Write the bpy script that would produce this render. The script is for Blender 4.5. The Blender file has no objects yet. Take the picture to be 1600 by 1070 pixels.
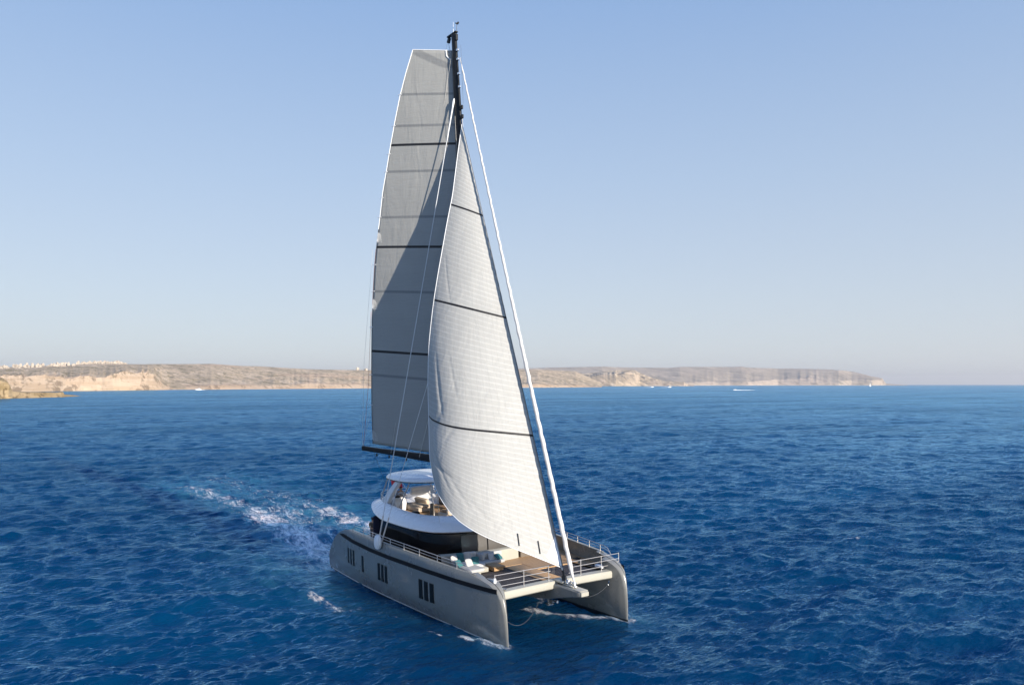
import bpy, bmesh, math, random
import numpy as np
from mathutils import Vector, Matrix, Quaternion
R = math.radians
random.seed(7)
C = bpy.context.scene.collection
sc = bpy.context.scene

# ------------------------------------------------------------------ camera, sky, sun, exposure
F_PX, CAM, YAW, HZ = 1228.94, Vector((48.505, -29.272, 14.603)), 2.53676, 600.5
PITCH = math.atan((HZ - 535.0) / F_PX)
fw = Vector((math.cos(YAW) * math.cos(PITCH), math.sin(YAW) * math.cos(PITCH), math.sin(PITCH)))
cd = bpy.data.cameras.new('camera')
cam = bpy.data.objects.new('camera', cd); C.objects.link(cam)
cam.location = CAM
cam.rotation_euler = fw.to_track_quat('-Z', 'Y').to_euler()
cd.sensor_width = 36.0; cd.lens = 36.0 * F_PX / 1600.0
cd.clip_start = 0.5; cd.clip_end = 90000
sc.camera = cam

SUN_AZ, SUN_EL = R(6.0), R(16.0)
sun_dir = Vector((math.cos(SUN_EL) * math.cos(SUN_AZ), math.cos(SUN_EL) * math.sin(SUN_AZ), math.sin(SUN_EL)))
W = bpy.data.worlds.new('World'); sc.world = W; W.use_nodes = True
nt = W.node_tree
bg = nt.nodes['Background']
sky = nt.nodes.new('ShaderNodeTexSky'); sky.sky_type = 'NISHITA'; sky.sun_disc = False
sky.sun_elevation = SUN_EL; sky.sun_rotation = math.pi / 2 - SUN_AZ
sky.altitude = 0; sky.air_density = 1.0; sky.dust_density = 0.6; sky.ozone_density = 3.0
# summer haze low in the sky: the clear-air sky is blended, by elevation, with a pale hazy one
tcw = nt.nodes.new('ShaderNodeTexCoord'); sxz = nt.nodes.new('ShaderNodeSeparateXYZ'); nt.links.new(tcw.outputs['Generated'], sxz.inputs[0])
rmp = nt.nodes.new('ShaderNodeValToRGB'); nt.links.new(sxz.outputs[2], rmp.inputs[0]); els = rmp.color_ramp.elements
SKY_K = 5.85
for k, (z_, c_) in enumerate([(0.0, (.635, .67, .73)), (.035, (.635, .68, .745)), (.10, (.585, .655, .75)), (.25, (.455, .575, .76)), (.44, (.30, .455, .735)), (.70, (.13, .28, .66)), (1.0, (.07, .19, .58))]):
    e_ = els[k] if k < 2 else els.new(z_); e_.position = z_; e_.color = (*c_, 1)
hzm = nt.nodes.new('ShaderNodeVectorMath'); hzm.operation = 'SCALE'; nt.links.new(rmp.outputs[0], hzm.inputs[0]); hzm.inputs['Scale'].default_value = SKY_K
mxw = nt.nodes.new('ShaderNodeMix'); mxw.data_type = 'RGBA'; mxw.inputs['Factor'].default_value = .85
nt.links.new(sky.outputs[0], mxw.inputs[6]); nt.links.new(hzm.outputs[0], mxw.inputs[7])
nt.links.new(mxw.outputs[2], bg.inputs[0]); bg.inputs[1].default_value = 0.10
sd = bpy.data.lights.new('sun', 'SUN'); sd.energy = 4.4; sd.angle = R(0.5); sd.color = (1.0, 0.91, 0.79)
sun = bpy.data.objects.new('sun', sd); C.objects.link(sun)
sun.rotation_euler = sun_dir.to_track_quat('Z', 'Y').to_euler()
sc.view_settings.view_transform = 'Standard'; sc.view_settings.look = 'None'
sc.view_settings.exposure = 0.85; sc.view_settings.gamma = 1.0
sc.render.engine = 'CYCLES'
sc.cycles.max_bounces = 8; sc.cycles.transparent_max_bounces = 16; sc.cycles.volume_bounces = 0

# ------------------------------------------------------------------ helpers
class MB:
    """collects vertices and faces for ONE mesh object"""
    def __init__(s): s.v = []; s.f = []; s.uv = None
    def add(s, vs, fs):
        o = len(s.v); s.v += [tuple(map(float, v)) for v in vs]; s.f += [tuple(i + o for i in f) for f in fs]
        return s
    def box(s, c, d, ch=0.0, rot=None):
        hx, hy, hz = d[0] / 2, d[1] / 2, d[2] / 2
        if ch <= 0:
            vs = [(x, y, z) for z in (-hz, hz) for x, y in ((-hx, -hy), (hx, -hy), (hx, hy), (-hx, hy))]
            fs = [(3, 2, 1, 0), (4, 5, 6, 7)] + [(i, (i + 1) % 4, 4 + (i + 1) % 4, 4 + i) for i in range(4)]
        else:
            ch = min(ch, hx * .95, hy * .95, hz * .95)
            rings = []
            for z, k in ((-hz, ch), (-hz + ch, 0), (hz - ch, 0), (hz, ch)):
                a, b = hx - k, hy - k; q = ch * .6
                rings.append([(a, -b + q, z), (a, b - q, z), (a - q, b, z), (-a + q, b, z), (-a, b - q, z), (-a, -b + q, z), (-a + q, -b, z), (a - q, -b, z)])
            vs = [p for r in rings for p in r]; fs = [tuple(range(7, -1, -1)), tuple(range(24, 32))]
            for i in range(3):
                for j in range(8): fs.append((i * 8 + j, i * 8 + (j + 1) % 8, i * 8 + 8 + (j + 1) % 8, i * 8 + 8 + j))
        M = Matrix.Identity(3) if rot is None else rot
        return s.add([tuple(M @ Vector(v) + Vector(c)) for v in vs], fs)
    def loft(s, rings, closed=True, c0=True, c1=True):
        n = len(rings[0]); fs = []
        for i in range(len(rings) - 1):
            for j in range(n if closed else n - 1):
                k = (j + 1) % n; fs.append((i * n + j, i * n + k, i * n + n + k, i * n + n + j))
        if closed and c0: fs.append(tuple(range(n - 1, -1, -1)))
        if closed and c1: fs.append(tuple((len(rings) - 1) * n + j for j in range(n)))
        return s.add([p for r in rings for p in r], fs)
    def tube(s, pts, r, n=8, flat=1.0):
        pts = [Vector(p) for p in pts]; rr = r if isinstance(r, (list, tuple)) else [r] * len(pts)
        t0 = (pts[1] - pts[0]).normalized()
        a = t0.cross(Vector((0, 0, 1)) if abs(t0.z) < .9 else Vector((1, 0, 0))).normalized()
        rings = []
        for i, p in enumerate(pts):
            t = (pts[min(i + 1, len(pts) - 1)] - pts[max(i - 1, 0)]).normalized()
            a = (a - t * a.dot(t)).normalized(); b = t.cross(a)
            rings.append([p + (a * math.cos(2 * math.pi * k / n) + b * flat * math.sin(2 * math.pi * k / n)) * rr[i] for k in range(n)])
        return s.loft(rings)
    def ball(s, c, d, e=1.0, nu=14, nv=9, rot=None):
        """superellipsoid; e<1 makes it boxier"""
        pw = lambda x: math.copysign(abs(x) ** e, x)
        rings = []
        M = Matrix.Identity(3) if rot is None else rot
        for i in range(1, nv):
            ph = -math.pi / 2 + math.pi * i / nv
            rings.append([tuple(M @ Vector((d[0] / 2 * pw(math.cos(ph)) * pw(math.cos(2 * math.pi * k / nu)), d[1] / 2 * pw(math.cos(ph)) * pw(math.sin(2 * math.pi * k / nu)), d[2] / 2 * pw(math.sin(ph)))) + Vector(c)) for k in range(nu)])
        return s.loft(rings)
    def grid(s, P, flip=False):
        n, m = len(P), len(P[0]); fs = []
        for i in range(n - 1):
            for j in range(m - 1):
                q = (i * m + j, i * m + j + 1, i * m + m + j + 1, i * m + m + j); fs.append(q[::-1] if flip else q)
        return s.add([p for r in P for p in r], fs)
    def build(s, name, mat, parent=None, sharp=38, recalc=True, mirror=False, origin=None):
        me = bpy.data.meshes.new(name)
        v = s.v
        if mirror: v = [(x, -y, z) for x, y, z in v]
        if origin is not None: v = [(x - origin[0], y - origin[1], z - origin[2]) for x, y, z in v]
        me.from_pydata(v, [], s.f); me.update()
        if recalc:
            b = bmesh.new(); b.from_mesh(me); bmesh.ops.recalc_face_normals(b, faces=b.faces); b.to_mesh(me); b.free()
        me.polygons.foreach_set('use_smooth', [True] * len(me.polygons))
        me.set_sharp_from_angle(angle=R(sharp))
        if mat: me.materials.append(mat)
        o = bpy.data.objects.new(name, me); C.objects.link(o)
        if parent: o.parent = parent
        return o

def tag(o, label=None, cat=None, group=None, kind=None):
    if label: o['label'] = label
    if cat: o['category'] = cat
    if group: o['group'] = group
    if kind: o['kind'] = kind
    return o
def empty(name, loc=(0, 0, 0)):
    o = bpy.data.objects.new(name, None); C.objects.link(o); o.location = loc; o.empty_display_size = .3
    return o
def lerp(a, b, t): return a + (b - a) * t
def sm(a, b, x):
    t = min(1, max(0, (x - a) / (b - a))); return t * t * (3 - 2 * t)

# ------------------------------------------------------------------ materials
def mat(name, col, rough=.5, metal=0.0, spec=.5, coat=0.0):
    m = bpy.data.materials.new(name); m.use_nodes = True
    b = m.node_tree.nodes['Principled BSDF']
    b.inputs['Base Color'].default_value = (*col, 1); b.inputs['Roughness'].default_value = rough
    b.inputs['Metallic'].default_value = metal; b.inputs['Specular IOR Level'].default_value = spec
    b.inputs['Coat Weight'].default_value = coat; b.inputs['Coat Roughness'].default_value = .08
    return m
class NT:
    """short node-tree writer"""
    def __init__(s, m): s.t = m.node_tree; s.b = s.t.nodes.get('Principled BSDF')
    def n(s, typ, **kw):
        x = s.t.nodes.new('ShaderNode' + typ)
        for k, v in kw.items():
            if k in x.inputs.keys(): s.set(x.inputs[k], v)
            else: setattr(x, k, v)
        return x
    def set(s, sock, v):
        if isinstance(v, bpy.types.NodeSocket): s.t.links.new(v, sock)
        else: sock.default_value = v
    def math(s, op, a, b=0.0, c=None, clamp=False):
        x = s.t.nodes.new('ShaderNodeMath'); x.operation = op; x.use_clamp = clamp
        s.set(x.inputs[0], a); s.set(x.inputs[1], b)
        if c is not None: s.set(x.inputs[2], c)
        return x.outputs[0]
    def mix(s, f, a, b):
        x = s.t.nodes.new('ShaderNodeMix'); x.data_type = 'RGBA'
        s.set(x.inputs['Factor'], f)
        for sock, v in ((x.inputs[6], a), (x.inputs[7], b)):
            s.set(sock, v if isinstance(v, bpy.types.NodeSocket) else (*v, 1))
        return x.outputs[2]
    def ramp(s, f, lo, hi):
        x = s.t.nodes.new('ShaderNodeMapRange'); x.interpolation_type = 'SMOOTHSTEP'
        s.set(x.inputs[0], f); s.set(x.inputs[1], lo); s.set(x.inputs[2], hi)
        return x.outputs[0]
    def noise(s, vec, scale, detail=3, rough=.55, dist=0.0):
        x = s.t.nodes.new('ShaderNodeTexNoise'); x.inputs['Scale'].default_value = scale
        x.inputs['Detail'].default_value = detail; x.inputs['Roughness'].default_value = rough; x.inputs['Distortion'].default_value = dist
        if vec is not None: s.t.links.new(vec, x.inputs['Vector'])
        return x.outputs['Fac']
    def coord(s, which='Object'): return s.t.nodes.new('ShaderNodeTexCoord').outputs[which]
    def pos(s): return s.t.nodes.new('ShaderNodeNewGeometry').outputs['Position']
    def scale(s, vec, k):
        x = s.t.nodes.new('ShaderNodeMapping'); s.t.links.new(vec, x.inputs['Vector']); x.inputs['Scale'].default_value = k
        return x.outputs[0]
    def bump(s, h, strength, dist=.1, normal=None):
        x = s.t.nodes.new('ShaderNodeBump'); x.inputs['Strength'].default_value = strength; x.inputs['Distance'].default_value = dist
        s.t.links.new(h, x.inputs['Height'])
        if normal is not None: s.t.links.new(normal, x.inputs['Normal'])
        return x.outputs[0]
def worn(name, c1, c2, rough, sc_=1.5, **kw):
    """paint or plastic with a slight uneven tone and gloss"""
    m = mat(name, c1, rough, **kw); t = NT(m)
    f = t.ramp(t.noise(t.coord(), sc_, 5, .6), .35, .7)
    t.set(t.b.inputs['Base Color'], t.mix(f, c1, c2))
    t.set(t.b.inputs['Roughness'], t.math('MULTIPLY_ADD', f, .12, rough - .05))
    return m
M_HULL = worn('taupe_paint', (.205, .205, .19), (.188, .188, .176), .25, .6, coat=.35)
M_HULL_LIT = worn('taupe_paint_lit', (.39, .375, .315), (.36, .345, .295), .35)  # the hull paint again, lightened for the parts that the sun strikes
M_WHITE = worn('white_gelcoat', (.80, .80, .80), (.74, .75, .76), .25, coat=.2)
M_STRIPE = mat('dark_stripe', (.006, .007, .010), .6, spec=.15)
M_GLASS = mat('dark_glass', (.005, .006, .008), .12, spec=.35)
M_SLIT = mat('slit_window_glass', (.004, .005, .006), .35, spec=.2)
M_SCREEN = worn('windscreen_cover', (.085, .078, .072), (.07, .066, .062), .45)
M_BOOT = mat('pale_boot_stripe', (.7, .72, .72), .4)
M_ANTI = worn('black_antifouling', (.010, .011, .013), (.016, .017, .018), .5)
M_UNDER = worn('bridge_underside_paint', (.16, .155, .15), (.14, .135, .13), .4)
M_STEEL = mat('polished_steel', (.72, .72, .72), .22, metal=1.0)
M_RAIL = mat('satin_rail', (.55, .52, .50), .35, metal=.55)
M_CARBON = worn('black_carbon', (.007, .008, .010), (.012, .013, .015), .5, spec=.25)
M_BLACK = mat('black_plastic', (.012, .012, .014), .45)
M_ROPE = worn('pale_rope', (.55, .53, .49), (.45, .43, .40), .8, 30)
M_LINE = mat('grey_line', (.16, .16, .16), .8)
M_WIRE = worn('shroud_cover', (.62, .63, .65), (.52, .53, .55), .5, 20)
M_ROPE_DARK = mat('dark_rope', (.08, .08, .085), .8)
M_ROPE_RED = mat('red_rope', (.35, .06, .04), .8)
M_CUSH = worn('offwhite_fabric', (.45, .445, .43), (.41, .405, .40), .85, 4)
M_GREYCUSH = worn('pale_grey_fabric', (.50, .49, .49), (.46, .45, .45), .85, 4)
M_TEAL = worn('teal_fabric', (.035, .16, .17), (.03, .12, .14), .85, 6)
M_BEIGE = worn('beige_upholstery', (.55, .45, .34), (.50, .41, .31), .75, 3)
M_TAUPE = worn('taupe_upholstery', (.14, .115, .09), (.12, .10, .08), .7, 3)
M_TAN = worn('tan_leather', (.36, .20, .09), (.30, .17, .08), .55, 3)
M_SKIN = mat('skin', (.45, .26, .17), .55)
M_HAIR = mat('brown_hair', (.06, .03, .015), .6)
M_NAVY = mat('navy_cloth', (.012, .018, .05), .85)
M_DKCLOTH = mat('dark_cloth', (.085, .07, .055), .9)
M_SHIRT = mat('pale_shirt', (.55, .60, .68), .85)
M_RED = mat('red_cloth', (.62, .03, .04), .8)
M_WHITECLOTH = mat('white_cloth', (.75, .75, .75), .8)

def teak():
    m = mat('teak_planks', (.3, .2, .12), .6); t = NT(m); co = t.coord()
    w = t.n('TexWave', wave_type='BANDS', bands_direction='Y'); w.inputs['Scale'].default_value = 2.6
    t.t.links.new(co, w.inputs['Vector'])
    seam = t.ramp(w.outputs['Fac'], .03, .10)
    g = t.noise(t.scale(co, (1.2, 9, 1)), 2.0, 5)
    col = t.mix(t.ramp(g, .3, .7), (.44, .26, .12), (.52, .33, .17))
    t.set(t.b.inputs['Base Color'], t.mix(seam, (.10, .075, .055), col))
    return m
M_TEAK = teak()
def netting():
    m = mat('trampoline_net', (.055, .048, .052), .8); t = NT(m); co = t.coord()
    ch = t.n('TexChecker', Scale=14.0); t.t.links.new(co, ch.inputs['Vector'])
    tr = t.t.nodes.new('ShaderNodeBsdfTransparent'); mx = t.t.nodes.new('ShaderNodeMixShader')
    t.set(mx.inputs[0], t.math('MULTIPLY', ch.outputs['Fac'], .35))
    out = t.t.nodes['Material Output']
    t.t.links.new(t.b.outputs[0], mx.inputs[1]); t.t.links.new(tr.outputs[0], mx.inputs[2]); t.t.links.new(mx.outputs[0], out.inputs[0])
    return m
M_NET = netting()

def sail_mat(name, base, bands, hb, thin, ht, thin_col, stripes, stripe_amt, transl, band_col=(.012, .012, .014), diag=None):
    """cloth with sewn bands at fixed heights (v), fine panel seams and creases"""
    m = mat(name, base, .5, spec=.35); t = NT(m)
    uv = t.n('UVMap'); sp = t.n('SeparateXYZ'); t.t.links.new(uv.outputs[0], sp.inputs[0]); u, v = sp.outputs[0], sp.outputs[1]
    co = t.coord()
    n1 = t.noise(co, .35, 4, .6)
    # panel seams follow v, tilted a little
    ph = t.math('ADD', t.math('MULTIPLY', v, stripes), t.math('MULTIPLY', u, -stripes * .012))
    fr = t.math('FRACT', ph)
    line = t.ramp(t.math('ABSOLUTE', t.math('SUBTRACT', fr, .5)), .30, .42)
    col = t.mix(t.math('MULTIPLY', line, stripe_amt), base, tuple(min(1, c * 1.18) for c in base))
    col = t.mix(t.math('MULTIPLY', t.ramp(n1, .35, .7), .35), col, tuple(c * .86 for c in base))
    # cross threads
    x2 = t.math('FRACT', t.math('MULTIPLY', u, 17.0)); l2 = t.ramp(t.math('ABSOLUTE', t.math('SUBTRACT', x2, .5)), .40, .48)
    col = t.mix(t.math('MULTIPLY', l2, stripe_amt * .35), col, tuple(c * .8 for c in base))
    for b in thin:
        d = t.math('ABSOLUTE', t.math('SUBTRACT', v, b)); k = t.math('SUBTRACT', 1.0, t.ramp(d, ht * .5, ht))
        col = t.mix(t.math('MULTIPLY', k, .75), col, thin_col)
    if diag:
        for (u0, v0, u1, v1, w) in diag:
            a, bb = (v1 - v0), -(u1 - u0); nn = math.hypot(a, bb)
            d = t.math('ABSOLUTE', t.math('ADD', t.math('ADD', t.math('MULTIPLY', u, a / nn), t.math('MULTIPLY', v, bb / nn)), -(a * u0 + bb * v0) / nn))
            k = t.math('MULTIPLY', t.math('SUBTRACT', 1.0, t.ramp(d, w * .5, w)), t.math('GREATER_THAN', v, min(v0, v1)))
            col = t.mix(t.math('MULTIPLY', k, .6), col, thin_col)
    for b in bands:
        d = t.math('ABSOLUTE', t.math('SUBTRACT', v, b)); k = t.math('SUBTRACT', 1.0, t.ramp(d, hb * .8, hb))
        col = t.mix(k, col, band_col)
    t.set(t.b.inputs['Base Color'], col)
    cr = t.noise(t.scale(co, (1.0, 1.0, .25)), .9, 4, .6, .8)
    cr2 = t.noise(t.scale(co, (.5, .5, 3.0)), 1.3, 3, .6, .4)
    h = t.math('ADD', t.math('MULTIPLY', cr, .6), t.math('ADD', t.math('MULTIPLY', cr2, .25), t.math('MULTIPLY', line, .03)))
    nrm = t.bump(h, .42, .25)
    t.set(t.b.inputs['Normal'], nrm)
    tl = t.t.nodes.new('ShaderNodeBsdfTranslucent'); t.set(tl.inputs[0], col); t.set(tl.inputs[1], nrm)
    mx = t.t.nodes.new('ShaderNodeMixShader'); mx.inputs[0].default_value = transl
    t.t.links.new(t.b.outputs[0], mx.inputs[1]); t.t.links.new(tl.outputs[0], mx.inputs[2])
    t.t.links.new(mx.outputs[0], t.t.nodes['Material Output'].inputs[0])
    return m
M_JIB = sail_mat('white_laminate', (.405, .405, .39), [.2583, .5132, .7577], .0027, [], .002, (.3, .3, .3), 84, .75, .16)
M_MAIN = sail_mat('grey_laminate', (.305, .303, .288), [.762, .505, .239], .0034, [.889, .81, .695, .58, .392, .178], .0042, (.15, .155, .16), 9, .12, .03,
                  diag=[(0, .955, 1.0, 1.0, .012)])
M_GENN = worn('rolled_sailcloth', (.60, .585, .57), (.50, .485, .475), .7, 2.0)

# ------------------------------------------------------------------ THE CATAMARAN (boat axes: x forward, y port, z up from the water)
HEEL = 0.01384
cata = empty('sailing_catamaran')
cata.rotation_euler = (HEEL, 0, 0)
tag(cata, 'large taupe sailing catamaran under full sail with a dark stripe along its hull', 'catamaran')
BOAT = Matrix.Rotation(HEEL, 4, 'X')
def aboard(o, loc, rz=0.0, rx=0.0, ry=0.0):
    """place a loose thing on the heeled boat"""
    o.matrix_world = BOAT @ Matrix.Translation(loc) @ Matrix.Rotation(rz, 4, 'Z') @ Matrix.Rotation(ry, 4, 'Y') @ Matrix.Rotation(rx, 4, 'X')
    return o

DECK = 2.95
ST_Z = [-1.0, 0.0, 1.2, 2.0, 2.7, 3.2, 3.45, 3.62, 3.78, 3.95]
ST_X = [11.9, 12.25, 12.22, 12.14, 12.02, 11.78, 11.45, 11.05, 10.3, 9.2]
TR_Z = [-1.0, 0.0, .6, 1.55, 2.5, 3.0, 3.4, 3.7, 3.95]
TR_X = [-11.0, -12.15, -12.0, -11.45, -10.55, -9.85, -9.05, -8.2, -6.9]
def stem(z): return float(np.interp(z, ST_Z, ST_X))
def tran(z): return float(np.interp(z, TR_Z, TR_X))
OX = [-12.2, -9, -6, -3, 0, 3, 5, 8, 10, 11, 11.7, 12.25]
DO = [.80, 1.02, 1.20, 1.25, 1.25, 1.20, 1.10, .80, .52, .36, .22, .05]      # outboard half breadth at the sheer
WO = [.48, .62, .70, .66, .56, .42, .32, .17, .11, .09, .07, .045]           # at the waterline
DI = [.85, .95, 1.0, 1.0, 1.0, 1.0, .95, .80, .55, .40, .24, .05]            # inboard half breadth
def hb(X, z, inb=False):
    g = sm(-.05, 1.0, min(1, max(0, z / 2.7)) ** .85) if z > 0 else 0
    g = min(1, max(0, z / 1.35)) ** .75
    a = float(np.interp(X, OX, WO)); b = float(np.interp(X, OX, DI if inb else DO))
    r = lerp(a, b, g)
    if z < 0: r *= lerp(1, .12, (-z) ** 1.4)
    if z > 3.3 and not inb: r -= .10 * ((z - 3.3) / .65) ** 2
    return r
def yc(z): return 4.42 + .08 * min(1, max(0, z / 2.6))
def sheer_k(X): return 1 - .045 * sm(2, 11, X)
def wall(X, z): return yc(z) + hb(X, z)                                      # outer face |y|
NT_ = 84
TS = [1 - (1 - i / NT_) ** 1.7 for i in range(NT_ + 1)]
def hull_loop(z):
    """closed waterline at level z: out along the outboard face, back along the inboard one"""
    xs = [lerp(tran(z), stem(z), t) for t in TS]
    endk = lambda X: min(1, max(.02, (stem(z) - X) / .10)) ** .5
    o = [(X, -(yc(z) + hb(X, z) * (1 if stem(z) - X > .1 else endk(X))), z * (sheer_k(X) if z > 2 else 1)) for X in xs]
    i = [(X, -(yc(z) - hb(X, z, True) * (1 if stem(z) - X > .1 else endk(X))), z * (sheer_k(X) if z > 2 else 1)) for X in reversed(xs)]
    return o + i
ANTI = .17
def build_hull(mir):
    lv = [ANTI, .4, .8, 1.2, 1.6, 2.0, 2.3, 2.6, DECK]
    m = MB().loft([hull_loop(z) for z in lv], c0=False, c1=False)
    # bulwark: outer wall, rounded cap, inner wall; solid nose forward
    zt = [DECK, 3.15, 3.35, 3.5, 3.62, 3.72, 3.8, 3.86, 3.905, 3.93, 3.94]
    rows = []
    for z in zt:
        rows.append([(lerp(tran(z), stem(z), t), -(yc(z) + hb(lerp(tran(z), stem(z), t), z) * min(1, max(.02, (stem(z) - lerp(tran(z), stem(z), t)) / .1)) ** .5), z * sheer_k(lerp(tran(z), stem(z), t))) for t in TS])
    def inner_y(X, z):
        th = lerp(.24, 3.0, sm(9.9, 11.3, X)); w = hb(X, z)
        return yc(z) + max(w - th, -hb(X, min(z, DECK), True) * .98)
    for z in reversed(zt):
        rows.append([(X, -(inner_y(X, z) if stem(z) - X > .1 else lerp(yc(z), inner_y(X, z), max(0, (stem(z) - X) / .1) ** .5)), z * sheer_k(X) - .0) for X in (lerp(tran(z), stem(z), t) for t in TS)])
    m.grid(rows)
    h = m.build('hull', M_HULL, cata, sharp=50, mirror=mir)
    b = MB().loft([hull_loop(z) for z in (-1.0, -.6, -.25, 0.0, ANTI)], c1=False).build('antifouling', M_ANTI, h, mirror=mir)
    # pale boot stripe, dark rubbing stripe
    def strip(z0f, z1f, x0, x1, off, name, ma, n=70, zs=3):
        P = []
        for k in range(zs + 1):
            row = []
            for i in range(n + 1):
                X = lerp(x0, x1, i / n); z = lerp(z0f(X), z1f(X), k / zs)
                row.append((X, -(wall(X, z) + off + .012), z * (sheer_k(X) if z > 2 else 1)))
            P.append(row)
        q = [[(x, y + off + .03, z) for x, y, z in P[0]]] + P + [[(x, y + off + .03, z) for x, y, z in P[-1]]]
        return MB().grid(q).build(name, ma, h, mirror=mir)
    strip(lambda X: ANTI - .02, lambda X: ANTI + .06, -11.6, 12.05, .012, 'boot_stripe', M_BOOT)
    za = lambda X: float(np.interp(X, [-9, -7.9, -6, -3, 0, 6, 11.9], [3.33, 3.22, 3.12, 3.05, 3.05, 3.15, 3.22]))
    strip(lambda X: za(X) - .02, lambda X: za(X) + .22 * sm(-8.9, -8.0, X) + .02, -8.85, 11.62, .012, 'rubbing_stripe', M_STRIPE)
    return h, strip
hull_s, strip_s = build_hull(False)
hull_p, strip_p = build_hull(True)
# tall slit windows in the outer side of each hull
def slit(h, X, w, z0, z1, mir):
    P = []
    for k in range(7):
        z = lerp(z0, z1, k / 6)
        P.append([(X + dx, -(wall(X + dx, z) + .030), z * (sheer_k(X) if z > 2 else 1)) for dx in (-w / 2, 0, w / 2)])
    q = [[(x, y + .05, z) for x, y, z in P[0]]] + P + [[(x, y + .05, z) for x, y, z in P[-1]]]
    q = [[(r[0][0], r[0][1] + .05, r[0][2])] + r + [(r[-1][0], r[-1][1] + .05, r[-1][2])] for r in q]
    MB().grid(q).build('window', M_SLIT, h, mirror=mir)
for X, w, z0, z1 in [(-7.0, .22, 1.5, 2.60), (-6.45, .22, 1.5, 2.60), (-5.9, .22, 1.5, 2.60), (-4.25, .27, 1.38, 2.5), (-1.5, .32, 1.38, 2.5), (-.95, .32, 1.38, 2.5), (-.40, .32, 1.38, 2.5),
                     (4.32, .40, 1.38, 2.58), (4.95, .40, 1.38, 2.58), (5.58, .40, 1.38, 2.58)]:
    slit(hull_s, X, w, z0, z1, False)

# decks
def side_deck(mir):
    rows = [[], []]
    for i in range(60):
        X = lerp(-9.4, 11.0, i / 59)
        yo = yc(3) + hb(X, 3.1) - .12
        yi = max(3.46, yc(DECK) - hb(X, DECK, True) + .01) if X > 6.5 else 3.46
        rows[0].append((X, -yo, DECK - .01)); rows[1].append((X, -yi, DECK - .01))
    return MB().grid(rows).build('side_deck', M_TEAK, cata, mirror=mir)
side_deck(False); side_deck(True)
bd = MB().box((-1.6, 0, 2.2), (15.6, 7.3, 1.46), .25).build('bridge_deck', M_UNDER, cata)
MB().box((4.82, 0, 2.947), (2.75, 6.9, .03)).build('foredeck', M_TEAK, cata)
MB().box((7.06, 2.16, 2.93), (1.76, 2.76, .06)).build('foredeck', M_TEAK, cata)
MB().box((8.6, .08, 2.90), (4.7, 1.36, .11), .02).build('walkway', M_TEAK, cata)
for s, y0, y1, x0, mir in ((-1, -3.52, -.61, 6.22, 0), (1, .77, 3.55, 7.95, 0)):
    P = [[(lerp(x0, 10.66, i / 12), lerp(y0, y1, j / 8), 2.90 - .05 * math.sin(math.pi * i / 12) * math.sin(math.pi * j / 8)) for j in range(9)] for i in range(13)]
    MB().grid(P).build('trampoline', M_NET, cata)
# forward cross beam, longeron with bowsprit
bm = MB()
rings = []
for i in range(25):
    y = lerp(-4.12, 4.12, i / 24); a = .06 * math.sin(math.pi * i / 24)
    rings.append([(10.66, y, 2.58 + a), (10.70, y, 2.50 + a), (11.12, y, 2.50 + a), (11.2, y, 2.57 + a), (11.22, y, 2.84 + a), (11.14, y, 2.96 + a), (10.72, y, 2.99 + a), (10.66, y, 2.93 + a)])
bm.loft(rings).build('cross_beam', M_HULL_LIT, cata)
lg = MB(); rings = []
for X, w, zb, zt in ((5.9, .75, 1.5, 2.84), (7.6, .66, 1.5, 2.84), (10.6, .52, 1.86, 2.84), (11.5, .46, 2.1, 2.90), (12.1, .40, 2.25, 2.86), (13.1, .34, 2.48, 2.84), (13.42, .30, 2.55, 2.84), (13.5, .24, 2.6, 2.8)):
    k = .05
    rings.append([(X, -w + k, zb), (X, w - k, zb), (X, w, zb + k), (X, w, zt - k), (X, w - k, zt), (X, -w + k, zt), (X, -w, zt - k), (X, -w, zb + k)])
lg.loft(rings)
lgo = lg.build('bowsprit', M_HULL, cata)
MB().box((12.55, 0, 2.86), (1.75, .60, .05), .015).box((13.46, 0, 2.70), (.16, .56, .30), .05).build('lit_plates', M_HULL_LIT, lgo)  # pale plates paint the sunlit top and tip of the bowsprit
g = MB()
g.box((11.35, 0, 3.04), (.9, .62, .16), .05).box((12.15, 0, 2.93), (1.0, .36, .10), .03)
g.build('tack_plinth', M_HULL_LIT, lgo)
# furling drums and tack gear on the bowsprit
fd = MB().tube([(11.66, 0, 3.1), (11.58, 0, 3.36)], [.16, .16], 14).tube([(11.60, 0, 3.36), (11.50, 0, 3.68)], .085, 12)
fd.build('furling_drum', M_BLACK, lgo)
fd = MB().tube([(12.62, 0, 2.9), (12.60, 0, 2.98)], .13, 14).tube([(12.6, 0, 2.97), (12.56, 0, 3.12)], .06, 10).tube([(12.58, 0, 3.08), (12.56, 0, 3.14)], .14, 14)
fd.build('furling_drum', M_STEEL, lgo)
g = MB()
for k in range(7):
    a = (12.0 + .08 * k, random.uniform(-.2, .2), 2.95 + random.uniform(0, .12)); b = (a[0] + random.uniform(-.15, .25), a[1] + random.uniform(-.2, .2), 2.98 + random.uniform(.05, .4))
    g.tube([a, ((a[0] + b[0]) / 2, (a[1] + b[1]) / 2, max(a[2], b[2]) + .05), b], .022, 6)
g.ball((12.05, -.14, 3.05), (.2, .14, .2)).ball((12.3, .12, 3.03), (.2, .14, .18)).ball((11.9, .1, 3.1), (.18, .14, .2))
g.build('tack_tackle', M_STEEL, lgo)
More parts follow.
